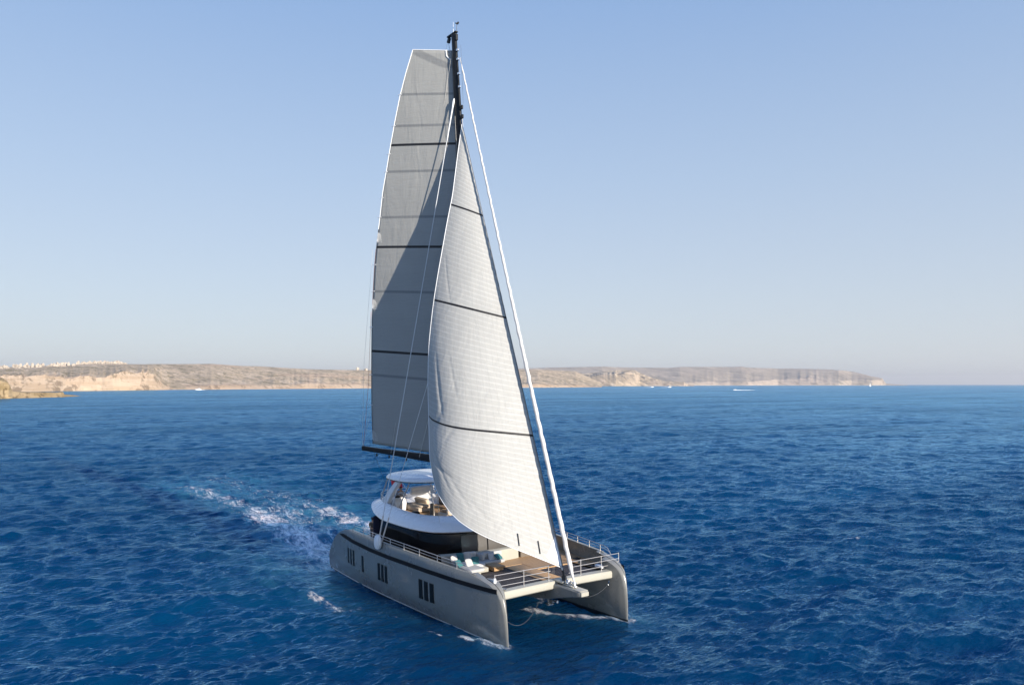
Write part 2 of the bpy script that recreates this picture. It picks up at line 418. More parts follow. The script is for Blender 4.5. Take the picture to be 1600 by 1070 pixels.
# anchor slung under the longeron
an = MB().tube([(9.9, 0, 1.95), (10.15, 0, 1.45)], .06, 8).box((10.2, 0, 1.42), (.28, .5, .16), .05, Matrix.Rotation(.4, 3, 'Y')).tube([(10.2, 0, 1.62), (10.95, 0, 1.70)], [.05, .08], 8)
an.box((9.95, 0, 1.85), (.5, .3, .35), .06)
an.build('anchor', M_STEEL, lgo)

# ---- cabin: dark glass band round a curved front
def plan(a0, a1, b, n, e_f, e_a, z, cx=0.0, zf=None):
    """closed plan outline: front reaches x=a1, back x=a0, half width b"""
    pts = []
    for k in range(n):
        t = 2 * math.pi * k / n; c, s = math.cos(t), math.sin(t)
        e = e_f if c >= 0 else e_a
        x = cx + (a1 - cx if c >= 0 else cx - a0) * math.copysign(abs(c) ** (2 / e), c); y = b * math.copysign(abs(s) ** (2 / e), s)
        pts.append((x, y, z if zf is None else zf(x, y)))
    return pts
cab = MB().loft([plan(-6.2, 3.35, 4.0, 72, 3.0, 9, DECK - .2, -1), plan(-6.2, 3.35, 4.0, 72, 3.0, 9, 3.5, -1), plan(-6.2, 3.22, 3.92, 72, 3.0, 9, 4.715, -1)])
cabin = cab.build('cabin', M_GLASS, cata, sharp=60)
# front screen panels (greyish inner blinds) stand 8 mm proud of the dark glass
def screen_at(y):
    s_ = (abs(y) / 4.0) ** (3.0)
    return -1 + 4.35 * max(0, 1 - s_) ** (1 / 3.0)
for y0, y1 in ((-1.95, -.05), (.05, 1.95)):
    P = [[(screen_at(lerp(y0, y1, j / 8)) + .02 - .15 * sm(0, 1, (i / 6)) * .9 + .06 * (i / 6), lerp(y0, y1, j / 8), lerp(3.42, 4.62, i / 6)) for j in range(9)] for i in range(7)]
    MB().grid(P).build('windscreen', M_SCREEN, cabin)
MB().box((-6.22, -3.72, 3.9), (.12, .5, 1.9), .03).build('aft_pillar', M_NAVY, cabin)
# pale base wall in front of the windscreen
bw = MB(); rows = []
for z, dx in ((2.9, .05), (3.55, 0), (3.66, -.03), (3.70, -.10), (3.70, -.5)):
    rows.append([(4.75 + dx - .055 * y * y, y, z) for y in np.linspace(-3.9, 1.62, 24)])
bw.grid(rows); e = [r[-1] for r in rows]; 
bw.add(e + [(4.1, 1.62, 3.7), (4.1, 1.62, 2.9)], [tuple(range(len(e) + 2))])
bw.build('cockpit_coaming', M_HULL_LIT, cata)
MB().box((4.0, 2.75, 3.2), (1.3, 1.9, .6), .05).build('dark_block', M_TAUPE, cata)  # dark brown block beside the end of the pale wall

# ---- flybridge: white sculpted moulding with an open well
def rim_low(x, y): return 4.76 + .72 * sm(-4.0, -10.0, x) ** 1.2 + .10 * sm(1.5, 3.6, x)
def rise(dz): return lambda x, y: rim_low(x, y) + dz
fl = MB().loft([plan(-9.6, 3.3, 3.7, 96, 2.7, 2.6, 0, -2.5, rise(-.03)),
                plan(-10.0, 3.72, 4.05, 96, 2.7, 2.6, 0, -2.5, rise(.0)),
                plan(-10.1, 3.80, 4.12, 96, 2.7, 2.6, 0, -2.5, rise(.07)),
                plan(-10.05, 3.55, 4.03, 96, 2.7, 2.6, 0, -2.5, lambda x, y: lerp(rim_low(x, y), 5.5, .45)),
                plan(-9.85, 2.5, 3.6, 96, 2.6, 2.5, 0, -2.5, lambda x, y: 5.42 + .30 * sm(0, -9, x) * .6),
                plan(-9.7, 1.75, 3.32, 96, 2.5, 2.5, 0, -2.5, lambda x, y: 5.58 + .15 * sm(0, -9, x)),
                plan(-9.6, 1.45, 3.16, 96, 2.5, 2.5, 0, -2.5, lambda x, y: 5.62 + .15 * sm(0, -9, x)),
                plan(-9.5, 1.30, 3.02, 96, 2.5, 2.5, 0, -2.5, lambda x, y: 5.58 + .15 * sm(0, -9, x)),
                plan(-9.45, 1.22, 2.96, 96, 2.5, 2.5, 0, -2.5, lambda x, y: 5.03)], c1=False)
fly = fl.build('flybridge', M_WHITE, cata, sharp=50)
MB().loft([plan(-9.42, 1.18, 2.93, 64, 2.5, 2.5, 5.02, -2.5), plan(-9.42, 1.18, 2.93, 64, 2.5, 2.5, 5.05, -2.5)]).build('flybridge_floor', M_TEAK, fly)
MB().loft([plan(-6.0, 3.05, 3.45, 72, 2.7, 9, 4.66, -2.5), plan(-6.0, 3.05, 3.45, 72, 2.7, 9, 4.80, -2.5)]).build('shade_band', M_BLACK, fly)  # black band painted in for the shade under the flybridge overhang
# flybridge fittings
def soft(name, c, d, ma, par, e=.35, rot=None): return MB().ball(c, d, e, 20, 10, rot).build(name, ma, par, sharp=60)
st = MB().box((-4.4, 2.45, 5.38), (5.6, .62, .66), .06); bench = st.build('bench', M_TAUPE, fly)
MB().box((-4.4, 2.78, 5.78), (5.6, .16, .6), .06).build('backrest', M_TAUPE, bench)
soft('seat_cushion', (-5.4, 2.35, 5.74), (3.0, .58, .16), M_BEIGE, bench)
MB().box((-2.1, 2.4, 5.85), (1.3, .5, .42), .03).build('wet_bar', M_BLACK, fly)
lo = MB().box((-5.6, -.55, 5.25), (2.7, 1.3, .42), .08); lounge = lo.build('lounge_seat', M_BEIGE, fly)
soft('backrest', (-6.0, .0, 5.62), (2.0, .30, .48), M_BEIGE, lounge, .3, Matrix.Rotation(.35, 3, 'X'))
soft('seat_cushion', (-4.9, -.7, 5.5), (1.6, .9, .18), M_BEIGE, lounge)
lo = MB().box((-1.1, -.2, 5.24), (1.3, 1.5, .4), .07); seat2 = lo.build('lounge_seat', M_BEIGE, fly)
soft('backrest', (-.45, -.2, 5.62), (.32, 1.5, .6), M_BEIGE, seat2)
soft('seat_cushion', (-1.2, -.2, 5.49), (.9, 1.3, .16), M_TAN, seat2)
tb = MB().box((-2.6, -.2, 5.60), (1.3, 1.1, .06), .02); table = tb.build('table', M_TAN, fly)
MB().tube([(-2.6, -.2, 5.05), (-2.6, -.2, 5.58)], .09, 12).build('pedestal', M_STEEL, table)
MB().box((-2.55, -2.35, 5.28), (.5, .45, .46), .05).build('stool', M_BLACK, fly)
MB().box((-2.0, -1.3, 5.55), (.14, .3, 1.0), .04).build('seat_post', M_TAUPE, fly)
# helm console with wheel
co = MB()
rings = []
for z, x0, x1, w in ((5.05, -6.9, -6.1, .42), (5.6, -6.95, -6.05, .45), (5.9, -6.8, -6.2, .42), (6.0, -6.7, -6.3, .36)):
    rings.append([(x0, -1.75 - w, z), (x1, -1.75 - w, z), (x1, -1.75 + w, z), (x0, -1.75 + w, z)])
con = co.loft(rings).build('helm_console', M_WHITE, fly)
wh = MB()
ring = [(-7.02 + .06 * math.sin(t), -1.4 + .36 * math.cos(t), 5.78 + .36 * math.sin(t)) for t in np.linspace(0, 2 * math.pi, 25)]
wh.tube(ring, .025, 6)
for k in range(5): wh.tube([(-6.98, -1.4, 5.78), ring[k * 5]], .015, 5)
wh.build('steering_wheel', M_CARBON, con)
MB().box((-6.45, -1.75, 6.02), (.08, .6, .2), .02, Matrix.Rotation(-.5, 3, 'Y')).build('display', M_BLACK, con)
hs = MB().box((-7.7, -1.0, 5.4), (.55, .8, .7), .06).build('helm_seat', M_TAUPE, fly)
soft('backrest', (-8.0, -1.0, 6.0), (.2, .8, .6), M_CUSH, hs)
# sun pad rolls at the after end of the flybridge
sp = MB().ball((-8.75, 1.5, 5.9), (.5, 2.2, .5), .5, 16, 10).ball((-8.72, 1.5, 6.2), (.42, 2.15, .38), .5, 16, 10)
sp.build('sun_pad', M_CUSH, fly)
# flybridge rails
rl = MB()
aft = [(p[0] * 1.0, p[1], 6.18) for p in plan(-9.75, 1.3, 3.3, 96, 2.5, 2.5, 0, -2.5) if p[0] < -6.6]
aft.sort(key=lambda p: math.atan2(p[1], -(p[0] + 6.0)))
rl.tube(aft, .022, 6).tube([(x, y, 5.98) for x, y, z in aft], .015, 6)
for k in range(0, len(aft), 4): rl.tube([aft[k], (aft[k][0], aft[k][1], 5.6)], .018, 6)
rl.build('stern_rail', M_RAIL, fly)
# ---- hard top on a white arch and steel posts
def ht_z(x, y):
    q = ((x + 4.85) / 3.2) ** 2 + (y / 2.9) ** 2
    return q
ht = MB(); hp = lambda sx, z, e=3.0: [(x, y, z + .05 * sm(-5, -1.6, x)) for x, y, _ in plan(-4.85 - 3.15 * sx, -4.85 + 3.15 * sx, 2.88 * sx, 80, e, e, 0, -4.85)]
ht.loft([hp(.93, 7.50), hp(.985, 7.50), hp(1.0, 7.56), hp(.99, 7.64), hp(.955, 7.74), hp(.90, 7.82), hp(.80, 7.87), hp(.74, 7.875), hp(.70, 7.93), hp(.55, 7.99), hp(.25, 8.03)])
hard = ht.build('hard_top', M_WHITE, cata, sharp=40)
MB().loft([hp(.99, 7.465), hp(1.004, 7.47), hp(1.004, 7.505), hp(.95, 7.505)]).build('edge_trim', M_BLACK, hard)
for y in (-2.62, 2.62):
    ar = MB(); rings = []
    for t in np.linspace(0, 1, 10):
        x = lerp(-7.0, -4.6, t ** 1.15); z = lerp(5.5, 7.5, t); w = lerp(.95, .55, t); d = .16
        rings.append([(x - w / 2, y - d, z), (x + w / 2, y - d, z), (x + w / 2 + .06, y, z), (x + w / 2, y + d, z), (x - w / 2, y + d, z), (x - w / 2 - .06, y, z)])
    ar.loft(rings).build('arch_leg', M_WHITE, hard, sharp=50)
for a, b in (((-8.4, -2.35, 5.6), (-6.6, -2.6, 7.5)), ((-8.4, 2.35, 5.6), (-6.6, 2.6, 7.5)), ((-4.4, -2.75, 5.55), (-3.2, -2.5, 7.5)), ((-4.4, 2.75, 5.55), (-3.2, 2.5, 7.5)), ((-1.95, -1.15, 5.1), (-2.2, -1.3, 7.5)), ((-1.95, 1.15, 5.1), (-2.2, 1.3, 7.5))):
    MB().tube([a, b], .05, 8).build('post', M_RAIL, hard)

# ---- forward lounge
sofa = MB().box((5.75, -3.05, 3.10), (1.9, 1.9, .30), .04).box((6.75, -3.55, 3.10), (1.3, .9, .30), .04).build('sofa', M_HULL_LIT, cata)
soft('seat_cushion', (5.6, -2.75, 3.32), (1.5, 1.5, .24), M_GREYCUSH, sofa, .3)
soft('seat_cushion', (6.6, -3.35, 3.32), (1.7, 1.15, .24), M_CUSH, sofa, .3)
soft('seat_cushion', (5.3, -1.0, 3.22), (.95, 1.7, .22), M_CUSH, sofa, .3)
soft('backrest', (4.72, -2.6, 3.62), (.26, 1.75, .46), M_GREYCUSH, sofa, .3, Matrix.Rotation(.12, 3, 'Z'))
soft('backrest', (4.9, -.75, 3.52), (.26, 1.6, .42), M_CUSH, sofa, .3)
soft('backrest', (5.0, -1.62, 3.52), (.7, .22, .42), M_CUSH, sofa, .3)
ct = MB().box((6.35, -1.42, 3.20), (1.15, .85, .06), .02).box((6.35, -1.42, 3.06), (1.0, .7, .22), .02)
ct.build('coffee_table', M_TEAK, cata)
MB().box((10.1, 4.15, 3.05), (.75, .4, .22), .06).build('deck_locker', M_WHITE, cata)
MB().box((9.2, 4.28, 2.96), (.8, .62, .04), .01).build('deck_hatch', M_GLASS, cata)
MB().box((7.2, 4.6, 2.96), (.45, .4, .04), .01).build('deck_hatch', M_GLASS, cata)
MB().box((10.0, -4.1, 3.02), (1.3, .75, .16), .05).build('deck_locker', M_WHITE, cata)

# ---- rails
def cap(X, dy=-.12):
    z = 3.94; return (X, wall(X, 3.9) + dy, z * sheer_k(X) * (1 if X > -6.9 else 1))
def side_rail(mir, xs, ends):
    n = 48; top = []; mid = []
    for i in range(n + 1):
        X = lerp(ends[0], ends[1], i / n); c = cap(X); k = sm(ends[0], ends[0] + .8, X) * sm(ends[1], ends[1] - .5, X)
        top.append((X, -c[1], c[2] + .03 + .36 * k)); mid.append((X, -c[1], c[2] + .02 + .19 * k))
    r = MB().tube(top, .020, 6).tube(mid, .014, 6).build('guard_rail', M_RAIL, cata, mirror=mir)
    for X in xs:
        c = cap(X); MB().tube([(X, -c[1], c[2] - .03), (X, -c[1], c[2] + .40)], .026, 8).build('stanchion', M_RAIL, r, mirror=mir)
    # cap strip along the bulwark, its sunlit tone painted in
    P = [[], []]
    for i in range(n + 1):
        X = lerp(-6.7, 9.6, i / n); c = cap(X)
        P[0].append((X, -c[1] - .05, c[2] + .004)); P[1].append((X, -c[1] + .07, c[2] + .006))
    MB().grid(P).build('bulwark_cap', M_HULL_LIT, cata, mirror=mir)
side_rail(False, (-4.5, -2.4, -.1, 1.85, 3.85, 5.9, 7.9), (-6.7, 9.3))
side_rail(True, (-4.5, -2.0, .5, 3.0, 5.2, 6.5, 7.9, 9.2), (-6.7, 10.4))
for y0, y1, posts in ((-4.38, -.42, (-4.38, -2.37, -.56)), (.95, 5.0, (1.9, 3.55, 5.0))):
    r = MB()
    for z in (3.24, 3.56, 3.88):
        r.tube([(10.86, lerp(y0, y1, t), z) for t in np.linspace(0, 1, 8)], .018, 6)
    r = r.build('pulpit', M_RAIL, cata)
    for y in posts: MB().tube([(10.86, y, 2.96 if abs(y) < 4.2 else 3.35), (10.86, y, 3.92)], .024, 8).build('stanchion', M_RAIL, r)
MB().tube([(10.85, -4.38, 3.45), (10.85, -4.38, 3.72)], [.10, .07], 12).build('bow_light', M_WHITE, cata)
cl = MB().tube([(11.5, 3.52, 2.28), (11.62, 3.50, 2.5)], .03, 6).ball((11.5, 3.5, 2.28), (.14, .1, .12)); cl.build('bow_cleat', M_STEEL, cata)
MB().box((10.9, -3.75, 3.06), (.3, .12, .10), .04).build('bow_cleat', M_STEEL, cata)
# slack lines under the bows
def sag(a, b, d, n=14): return [tuple(Vector(a).lerp(Vector(b), t) - Vector((0, 0, d * 4 * t * (1 - t)))) for t in np.linspace(0, 1, n)]
MB().tube(sag((11.9, -4.35, 1.65), (9.6, -.2, 1.75), .85, 20), .006, 5).build('mooring_bridle', M_LINE, cata)
MB().tube(sag((13.1, 0, 2.5), (11.5, 3.5, 2.28), .28, 16), .005, 5).build('mooring_bridle', M_LINE, cata)

# ---- mast, boom
MB_, MT_ = Vector((2.4, 0, 4.9)), Vector((-.55, 0, 40.4))
def mast_at(z): return MB_ + (MT_ - MB_) * ((z - MB_.z) / (MT_.z - MB_.z))
ms = MB(); rings = []
for z in np.linspace(4.85, 40.4, 30):
    p = mast_at(z); k = 1 - .35 * sm(30, 40.4, z); a, b = .40 * k, .25 * k
    rings.append([(p.x + a * math.cos(t) * (1.0 if math.cos(t) > 0 else 1.15), a * 0 + b * math.sin(t), z) for t in np.linspace(0, 2 * math.pi, 16, endpoint=False)])
mast = ms.loft(rings).build('mast', M_CARBON, cata)
mh = MB(); tp = Vector(MT_)
mh.box((tp.x - .25, 0, 40.42), (1.25, .26, .12), .03).box((tp.x - .75, 0, 40.15), (.3, .16, .4), .03, Matrix.Rotation(.5, 3, 'Y')).box((tp.x + .3, 0, 40.0), (.25, .2, .5), .04)
mh.build('masthead_crane', M_CARBON, mast)
MB().tube([(tp.x - .1, .0, 40.45), (tp.x - .1, 0, 41.3)], [.022, .010], 6).build('antenna', M_WHITE, mast)
wv = MB().tube([(tp.x + .35, 0, 40.4), (tp.x + .42, 0, 40.95)], .018, 5).ball((tp.x + .42, 0, 41.0), (.12, .30, .12)).tube([(tp.x + .42, 0, 40.9), (tp.x + .75, -.1, 40.9)], .015, 5).ball((tp.x + .78, -.1, 40.9), (.14, .14, .14))
wv.build('wind_vane', M_BLACK, mast)
for z in (39.0, 38.3, 37.2, 36.2):
    p = mast_at(z); MB().box((p.x + .36, 0, z), (.22, .16, .22), .04).build('halyard_sheave', M_STEEL, mast)
for z in (33.9, 34.6):
    p = mast_at(z); MB().box((p.x + .5, 0, z), (.3, .12, .3), .03).build('forestay_fitting', M_CARBON, mast)
for s in (-1, 1):
    p = mast_at(23.0); MB().tube([(p.x, 0, 23.0), (p.x - .25, s * 1.35, 23.15)], [.07, .04], 8, .5).build('spreader', M_CARBON, mast)
BG = Vector((1.75, -.10, 9.05)); BD = Vector((-math.cos(R(20.6)), -math.sin(R(20.6)), .065)); BE = BG + BD * 10.75
bo = MB(); rings = []
side = Vector((BD.y, -BD.x, 0)).normalized()
for i in range(22):
    t = i / 21; p = BG.lerp(BE, t); h = lerp(.62, .34, sm(.1, .95, t)); w = lerp(.42, .22, t)
    rings.append([tuple(p + side * sx * w * .5 + Vector((0, 0, sz * h * .5))) for sx, sz in ((-.4, -1), (.4, -1), (1, -.5), (1.1, .5), (.9, 1), (-.9, 1), (-1.1, .5), (-1, -.5))])
boom = bo.loft(rings).build('boom', M_CARBON, cata, sharp=30)
lt = MB(); q0 = []                                                   # pale logo-free cloth patch on the boom bag
for i in range(11):
    t = lerp(.17, .31, i / 10); p = BG.lerp(BE, t); h = lerp(.62, .34, sm(.1, .95, t)); w = lerp(.42, .22, t)
    k = math.sin(math.pi * min(1, (i + 2) / 12)) * .8
    q0.append([tuple(p - side * (w * .56 + .01) + Vector((0, 0, -h * .40))), tuple(p - side * (w * .58 + .012) + Vector((0, 0, h * (-.40 + .8 * k))))])
lt.grid(q0).build('boom_patch', worn('sand_cloth', (.30, .28, .20), (.24, .22, .16), .8), boom)
for t in (.58, .74, .86):
    p = BG.lerp(BE, t); MB().ball((p.x, p.y, p.z - .34), (.16, .12, .26)).build('sheet_block', M_BLACK, boom)

# ---- mainsail
LEECH_M = [(10.14, -7.23, -3.53), (12.24, -7.19, -3.62), (14.68, -7.07, -3.7), (17.22, -6.93, -3.75), (19.56, -6.78, -3.78), (21.5, -6.58, -3.76), (23.44, -6.39, -3.73), (25.03, -6.18, -3.67), (27.05, -5.85, -3.55), (29.21, -5.55, -3.42), (30.88, -5.21, -3.25), (32.59, -4.9, -3.08), (34.44, -4.55, -2.87), (36.34, -4.17, -2.62), (37.99, -3.77, -2.33), (39.71, -3.3, -1.97)]
lz, lx, ly = zip(*LEECH_M)
def main_pt(u, v):
    zL = lerp(10.14, 39.71, v); zl = lerp(9.40, 39.24, v)
    E = Vector((float(np.interp(zL, lz, lx)), float(np.interp(zL, lz, ly)), zL)); m = mast_at(zl); L = Vector((m.x - .42, 0, zl))
    p = L.lerp(E, u); d = (E - L); n = Vector((d.y, -d.x, 0)).normalized()
    if n.y > 0: n = -n
    c = .012 * d.length * (4 * u * (1 - u)) * (.4 + .6 * math.sin(math.pi * min(1, v + .15)))
    return p + n * c
def sail_mesh(fn, nu, nv, name, ma, parent):
    P = [[tuple(fn(i / nu, j / nv)) for i in range(nu + 1)] for j in range(nv + 1)]
    o = MB().grid(P).build(name, ma, parent, sharp=180, recalc=False)
    uvl = o.data.uv_layers.new(name='UVMap'); vals = []
    for l in o.data.loops:
        j, i = divmod(l.vertex_index, nu + 1); vals += [i / nu, j / nv]
    uvl.data.foreach_set('uv', vals)
    s = o.modifiers.new('thickness', 'SOLIDIFY'); s.thickness = .006; s.offset = 0
    return o
mainsail = sail_mesh(main_pt, 40, 120, 'mainsail', M_MAIN, cata)
def edge_tape(fn, u, v0, v1, r, ma, par, off=(0, 0, 0), n=40): return MB().tube([tuple(fn(u, lerp(v0, v1, k / n)) + Vector(off)) for k in range(n + 1)], r, 6).build('edge_tape', ma, par)
edge_tape(main_pt, 1.0, .55, 1.0, .035, M_WHITECLOTH, mainsail)
edge_tape(main_pt, 1.0, .0, .55, .022, M_ROPE_DARK, mainsail)
edge_tape(main_pt, 1.0, .36, .50, .030, M_ROPE_RED, mainsail, (-.02, 0, 0))
MB().tube([tuple(main_pt(k / 10, 1.0)) for k in range(11)], .035, 6).build('edge_tape', M_WHITECLOTH, mainsail)
for v0 in (.515, .345, .008):                                       # fan shaped corner reinforcements with pale rays
    f = MB()
    for k in range(8):
        a = R(6 + k * 11.5)
        pts = []
        for s_ in (.15, .6, 1.0):
            u = 1 - .06 * s_ * math.cos(a); v = v0 + .027 * s_ * math.sin(a); p = main_pt(u, v); pts.append(tuple(p + Vector((.10, -.25, 0)).normalized() * .02))
        f.tube(pts, [.008, .010, .016], 5)
    f.build('corner_patch', M_WHITECLOTH, mainsail)
for v0 in (.889, .81, .74, .695, .63, .58, .46, .392, .30, .178, .10):
    p = main_pt(1.0, v0); MB().tube([tuple(p + Vector((.12, .04, 0))), tuple(p + Vector((-.22, -.08, 0)))], .03, 6).build('batten_end', M_WHITECLOTH, mainsail)
hb_ = MB(); a = main_pt(.10, .955); b = main_pt(.02, .998)
hb_.tube([tuple(main_pt(.14, 1.0) + Vector((0, -.03, 0))), tuple(main_pt(.12, .985) + Vector((0, -.04, 0))), tuple(main_pt(.03, .975) + Vector((0, -.04, 0)))], .05, 6)
hb_.build('head_patch', M_WHITECLOTH, mainsail)

# ---- jib
JA, JB = Vector((11.54, 0, 3.77)), Vector((.48, 0, 33.4))
LEECH_J = [(0.0, 4.977, -5.127, 9.308), (0.062, 4.508, -5.023, 10.06), (0.14, 4.046, -4.787, 11.024), (0.258, 3.323, -4.427, 12.531), (0.33, 2.85, -4.224, 14.684), (0.413, 2.407, -3.892, 17.229), (0.469, 2.211, -3.578, 18.958), (0.513, 2.08, -3.299, 20.36), (0.575, 1.905, -2.892, 22.054), (0.648, 1.723, -2.372, 24.097), (0.714, 1.553, -1.904, 25.948), (0.781, 1.397, -1.385, 27.789), (0.892, 0.922, -0.714, 30.539), (0.951, 0.671, -0.338, 32.048), (0.99, 0.513, -0.073, 33.067), (1.0, 0.48, -0.02, 33.35)]
jv, jx, jy, jz = (np.array(a) for a in zip(*LEECH_J))
def cr(xs, ys, x):                                                  # smooth interpolation
    k = np.array([-.02, -.01, 0, .01, .02]); return float(np.mean([np.interp(min(1, max(0, x + d)), xs, ys) for d in k]))
FOOT_U = [0, 0.04, 0.119, 0.242, 0.358, 0.483, 0.58, 0.677, 0.768, 0.856, 0.933, 0.975, 1.0]
FOOT_Z = [3.77, 3.983, 4.337, 4.878, 5.355, 5.818, 6.206, 6.637, 7.137, 7.732, 8.314, 8.912, 9.308]
CREASE = [(.97, .16, .70, .05, .014, .05), (.93, .10, .62, .115, .016, .045), (.95, .22, .72, .33, .012, .04), (.88, .40, .80, .27, .010, .05), (.84, .36, .78, .26, .010, .045), (.55, .045, .78, .12, .014, .035), (.80, .20, .62, .28, .011, .03),
          (.40, .03, .62, .085, .013, .035), (.22, .02, .40, .09, .012, .03), (.90, .62, .70, .50, .010, .025), (.12, .02, .30, .16, .012, .03), (.70, .40, .60, .30, .010, .025)]
def crease(u, v):
    r = 0.0
    for (u0, v0, u1, v1, w, d) in CREASE:
        ax, ay, bx, by = u0 * .30, v0, u1 * .30, v1; L2 = (bx - ax) ** 2 + (by - ay) ** 2; t = min(1, max(0, ((u * .30 - ax) * (bx - ax) + (v - ay) * (by - ay)) / L2))
        q = math.hypot(u * .30 - ax - t * (bx - ax), v - ay - t * (by - ay)) / (w * .45)
        if q < 3: r += d * math.sin(math.pi * min(1, .12 + .88 * t)) * math.exp(-q * q)
    return r
def jib_pt(u, v):
    L = JA.lerp(JB, v); k = 1 if .03 < v < .97 else 0
    E = Vector((cr(jv, jx, v), cr(jv, jy, v), cr(jv, jz, v))) if k else Vector((float(np.interp(v, jv, jx)), float(np.interp(v, jv, jy)), float(np.interp(v, jv, jz))))
    d = E - L; n = Vector((d.y, -d.x, 0))
    if n.length > 1e-6: n.normalize()
    if n.y > 0: n = -n
    cam_ = lerp(.26, .11, sm(.10, .75, v))
    shape = 4 * u * (1 - u) * (1 + lerp(.8, -.2, sm(.10, .80, v)) * (u - .5))   # full and hooked low down, draft forward aloft
    p = L.lerp(E, u) + n * (cam_ * math.hypot(d.x, d.y) * shape - crease(u, v))
    dz = float(np.interp(u, FOOT_U, FOOT_Z)) - lerp(3.77, FOOT_Z[-1], u)
    p.z += dz * max(0, 1 - v / .55) ** 2.2
    return p
jib = sail_mesh(jib_pt, 100, 220, 'jib', M_JIB, cata)
edge_tape(jib_pt, 1.0, 0.0, 1.0, .028, M_WHITECLOTH, jib, n=90)
edge_tape(jib_pt, 0.0, 0.0, 1.0, .018, M_LINE, jib, (.03, 0, 0))
MB().tube([tuple(jib_pt(k / 60, 0.0)) for k in range(61)], .024, 6).build('edge_tape', M_WHITECLOTH, jib)
for u0 in (.13, .26):                                              # short dark battens at the foot
    p0, p1 = jib_pt(u0, .012), jib_pt(u0 - .004, .038); o_ = Vector((.05, -.08, 0)); MB().tube([tuple(p0 + o_), tuple(p1 + o_)], .03, 6).build('foot_tab', M_BLACK, jib)
tri = MB().add([tuple(jib_pt(u, v) + Vector((.012, -.02, .0))) for u, v in ((.004, .004), (.055, .006), (.10, .009), (.06, .03), (.02, .052), (.004, .06))], [(0, 1, 2, 3, 4, 5)]); tri.build('tack_patch', M_WHITECLOTH, jib)
# furled gennaker: a long thin roll ahead of the jib, slightly lumpy
GA, GB = Vector((12.58, 0, 3.05)), Vector((.28, 0, 38.3))
gp = []; gr = []
for k in range(121):
    t = k / 120; p = GA.lerp(GB, t); p.x -= .10 * math.sin(math.pi * t); p.x += .015 * math.sin(k * 1.7); p.y += .015 * math.sin(k * 2.3 + 1)
    r = .035 + .095 * sm(0, .03, t) * (1 - .72 * sm(.12, 1, t)); r *= 1 + .06 * math.sin(k * 1.9) + .04 * math.sin(k * .77); r = r if t < .965 else lerp(r, .03, sm(.965, .985, t))
    gp.append(tuple(p)); gr.append(r)
MB().tube(gp, gr, 12).build('furled_gennaker', M_GENN, cata)

# ---- rigging
def line(name, pts, r, ma): return MB().tube(pts, r, 6).build(name, ma, cata)
for s in (-1, 1):
    a = Vector((-1.8, s * 5.58, 3.95)); b = mast_at(35.4) + Vector((-.1, s * .22, 0))
    line('shroud', [a, b], .030, M_WIRE)
    line('shroud', [a + Vector((.45, 0, 0)), mast_at(23.2) + Vector((-.1, s * .25, 0))], .022, M_WIRE)
    for q, o_ in ((b, 0.0), (mast_at(23.2) + Vector((-.1, s * .25, 0)), .45)):
        A0 = a + Vector((o_, 0, 0)); d = (q - A0).normalized()
        MB().tube([tuple(A0 - d * .05), tuple(A0 + d * 1.7)], [.055, .05], 8).build('turnbuckle', M_RAIL, cata)
    d = (a - b).normalized(); MB().tube([tuple(b), tuple(b + d * .25), tuple(b + d * .7), tuple(b + d * 3.2)], [.05, .09, .055, .035], 8).build('shroud_terminal', M_WHITECLOTH, cata)
p = lambda t: BG.lerp(BE, t) + Vector((0, -.2, 0))
line('lazy_jack', [tuple(mast_at(38.5) + Vector((-.3, -.2, 0))), tuple(p(.70))], .010, M_ROPE)
line('lazy_jack', [tuple(mast_at(22.0) + Vector((-.2, -.3, 0))), tuple(p(.44))], .020, M_ROPE)
line('lazy_jack', [tuple(mast_at(19) + Vector((-.9, -.35, 0))), tuple(mast_at(13) + Vector((-1.9, -.8, 0))), tuple(p(.16))], .022, M_ROPE_RED)
line('reef_line', [tuple(main_pt(1.0, .34) + Vector((-.1, -.05, 0))), tuple(main_pt(1.0, .15) + Vector((-.35, -.1, 0))), tuple(BE + Vector((.15, 0, .1)))], .013, M_ROPE_RED)
line('reef_line', [tuple(main_pt(1.0, .5) + Vector((-.4, -.1, 0))), tuple(main_pt(1.0, .2) + Vector((-.95, -.2, 0))), tuple(BE + Vector((-.05, 0, .05)))], .009, M_ROPE)
line('mainsheet', [tuple(BG.lerp(BE, .9)), (-9.0, -1.2, 5.75)], .012, M_ROPE_DARK)
line('topping_lift', [tuple(BE), tuple(MT_ + Vector((-.8, 0, 0)))], .008, M_ROPE)
cz = jib_pt(1.0, .01)
line('jib_sheet', [tuple(cz + Vector((-.1, .3, 0))), (1.9, -2.9, 5.45)], .012, M_ROPE)
line('forestay', [tuple(JA + Vector((-.02, 0, -.3))), tuple(JB + Vector((-.3, 0, .9)))], .02, M_STEEL)
for y in (-.35, .28): line('running_rope', [tuple(mast_at(34) + Vector((.1, y, 0))), tuple(mast_at(5.2) + Vector((.1, y, 0)))], .012, M_ROPE)
line('halyard', [tuple(mast_at(40) + Vector((-.85, 0, 0))), tuple(main_pt(.05, 1.0))], .012, M_ROPE_DARK)
line('halyard', [tuple(mast_at(39.2) + Vector((.85, 0, 0))), tuple(mast_at(34.8) + Vector((.75, 0, 0)))], .008, M_ROPE_DARK)

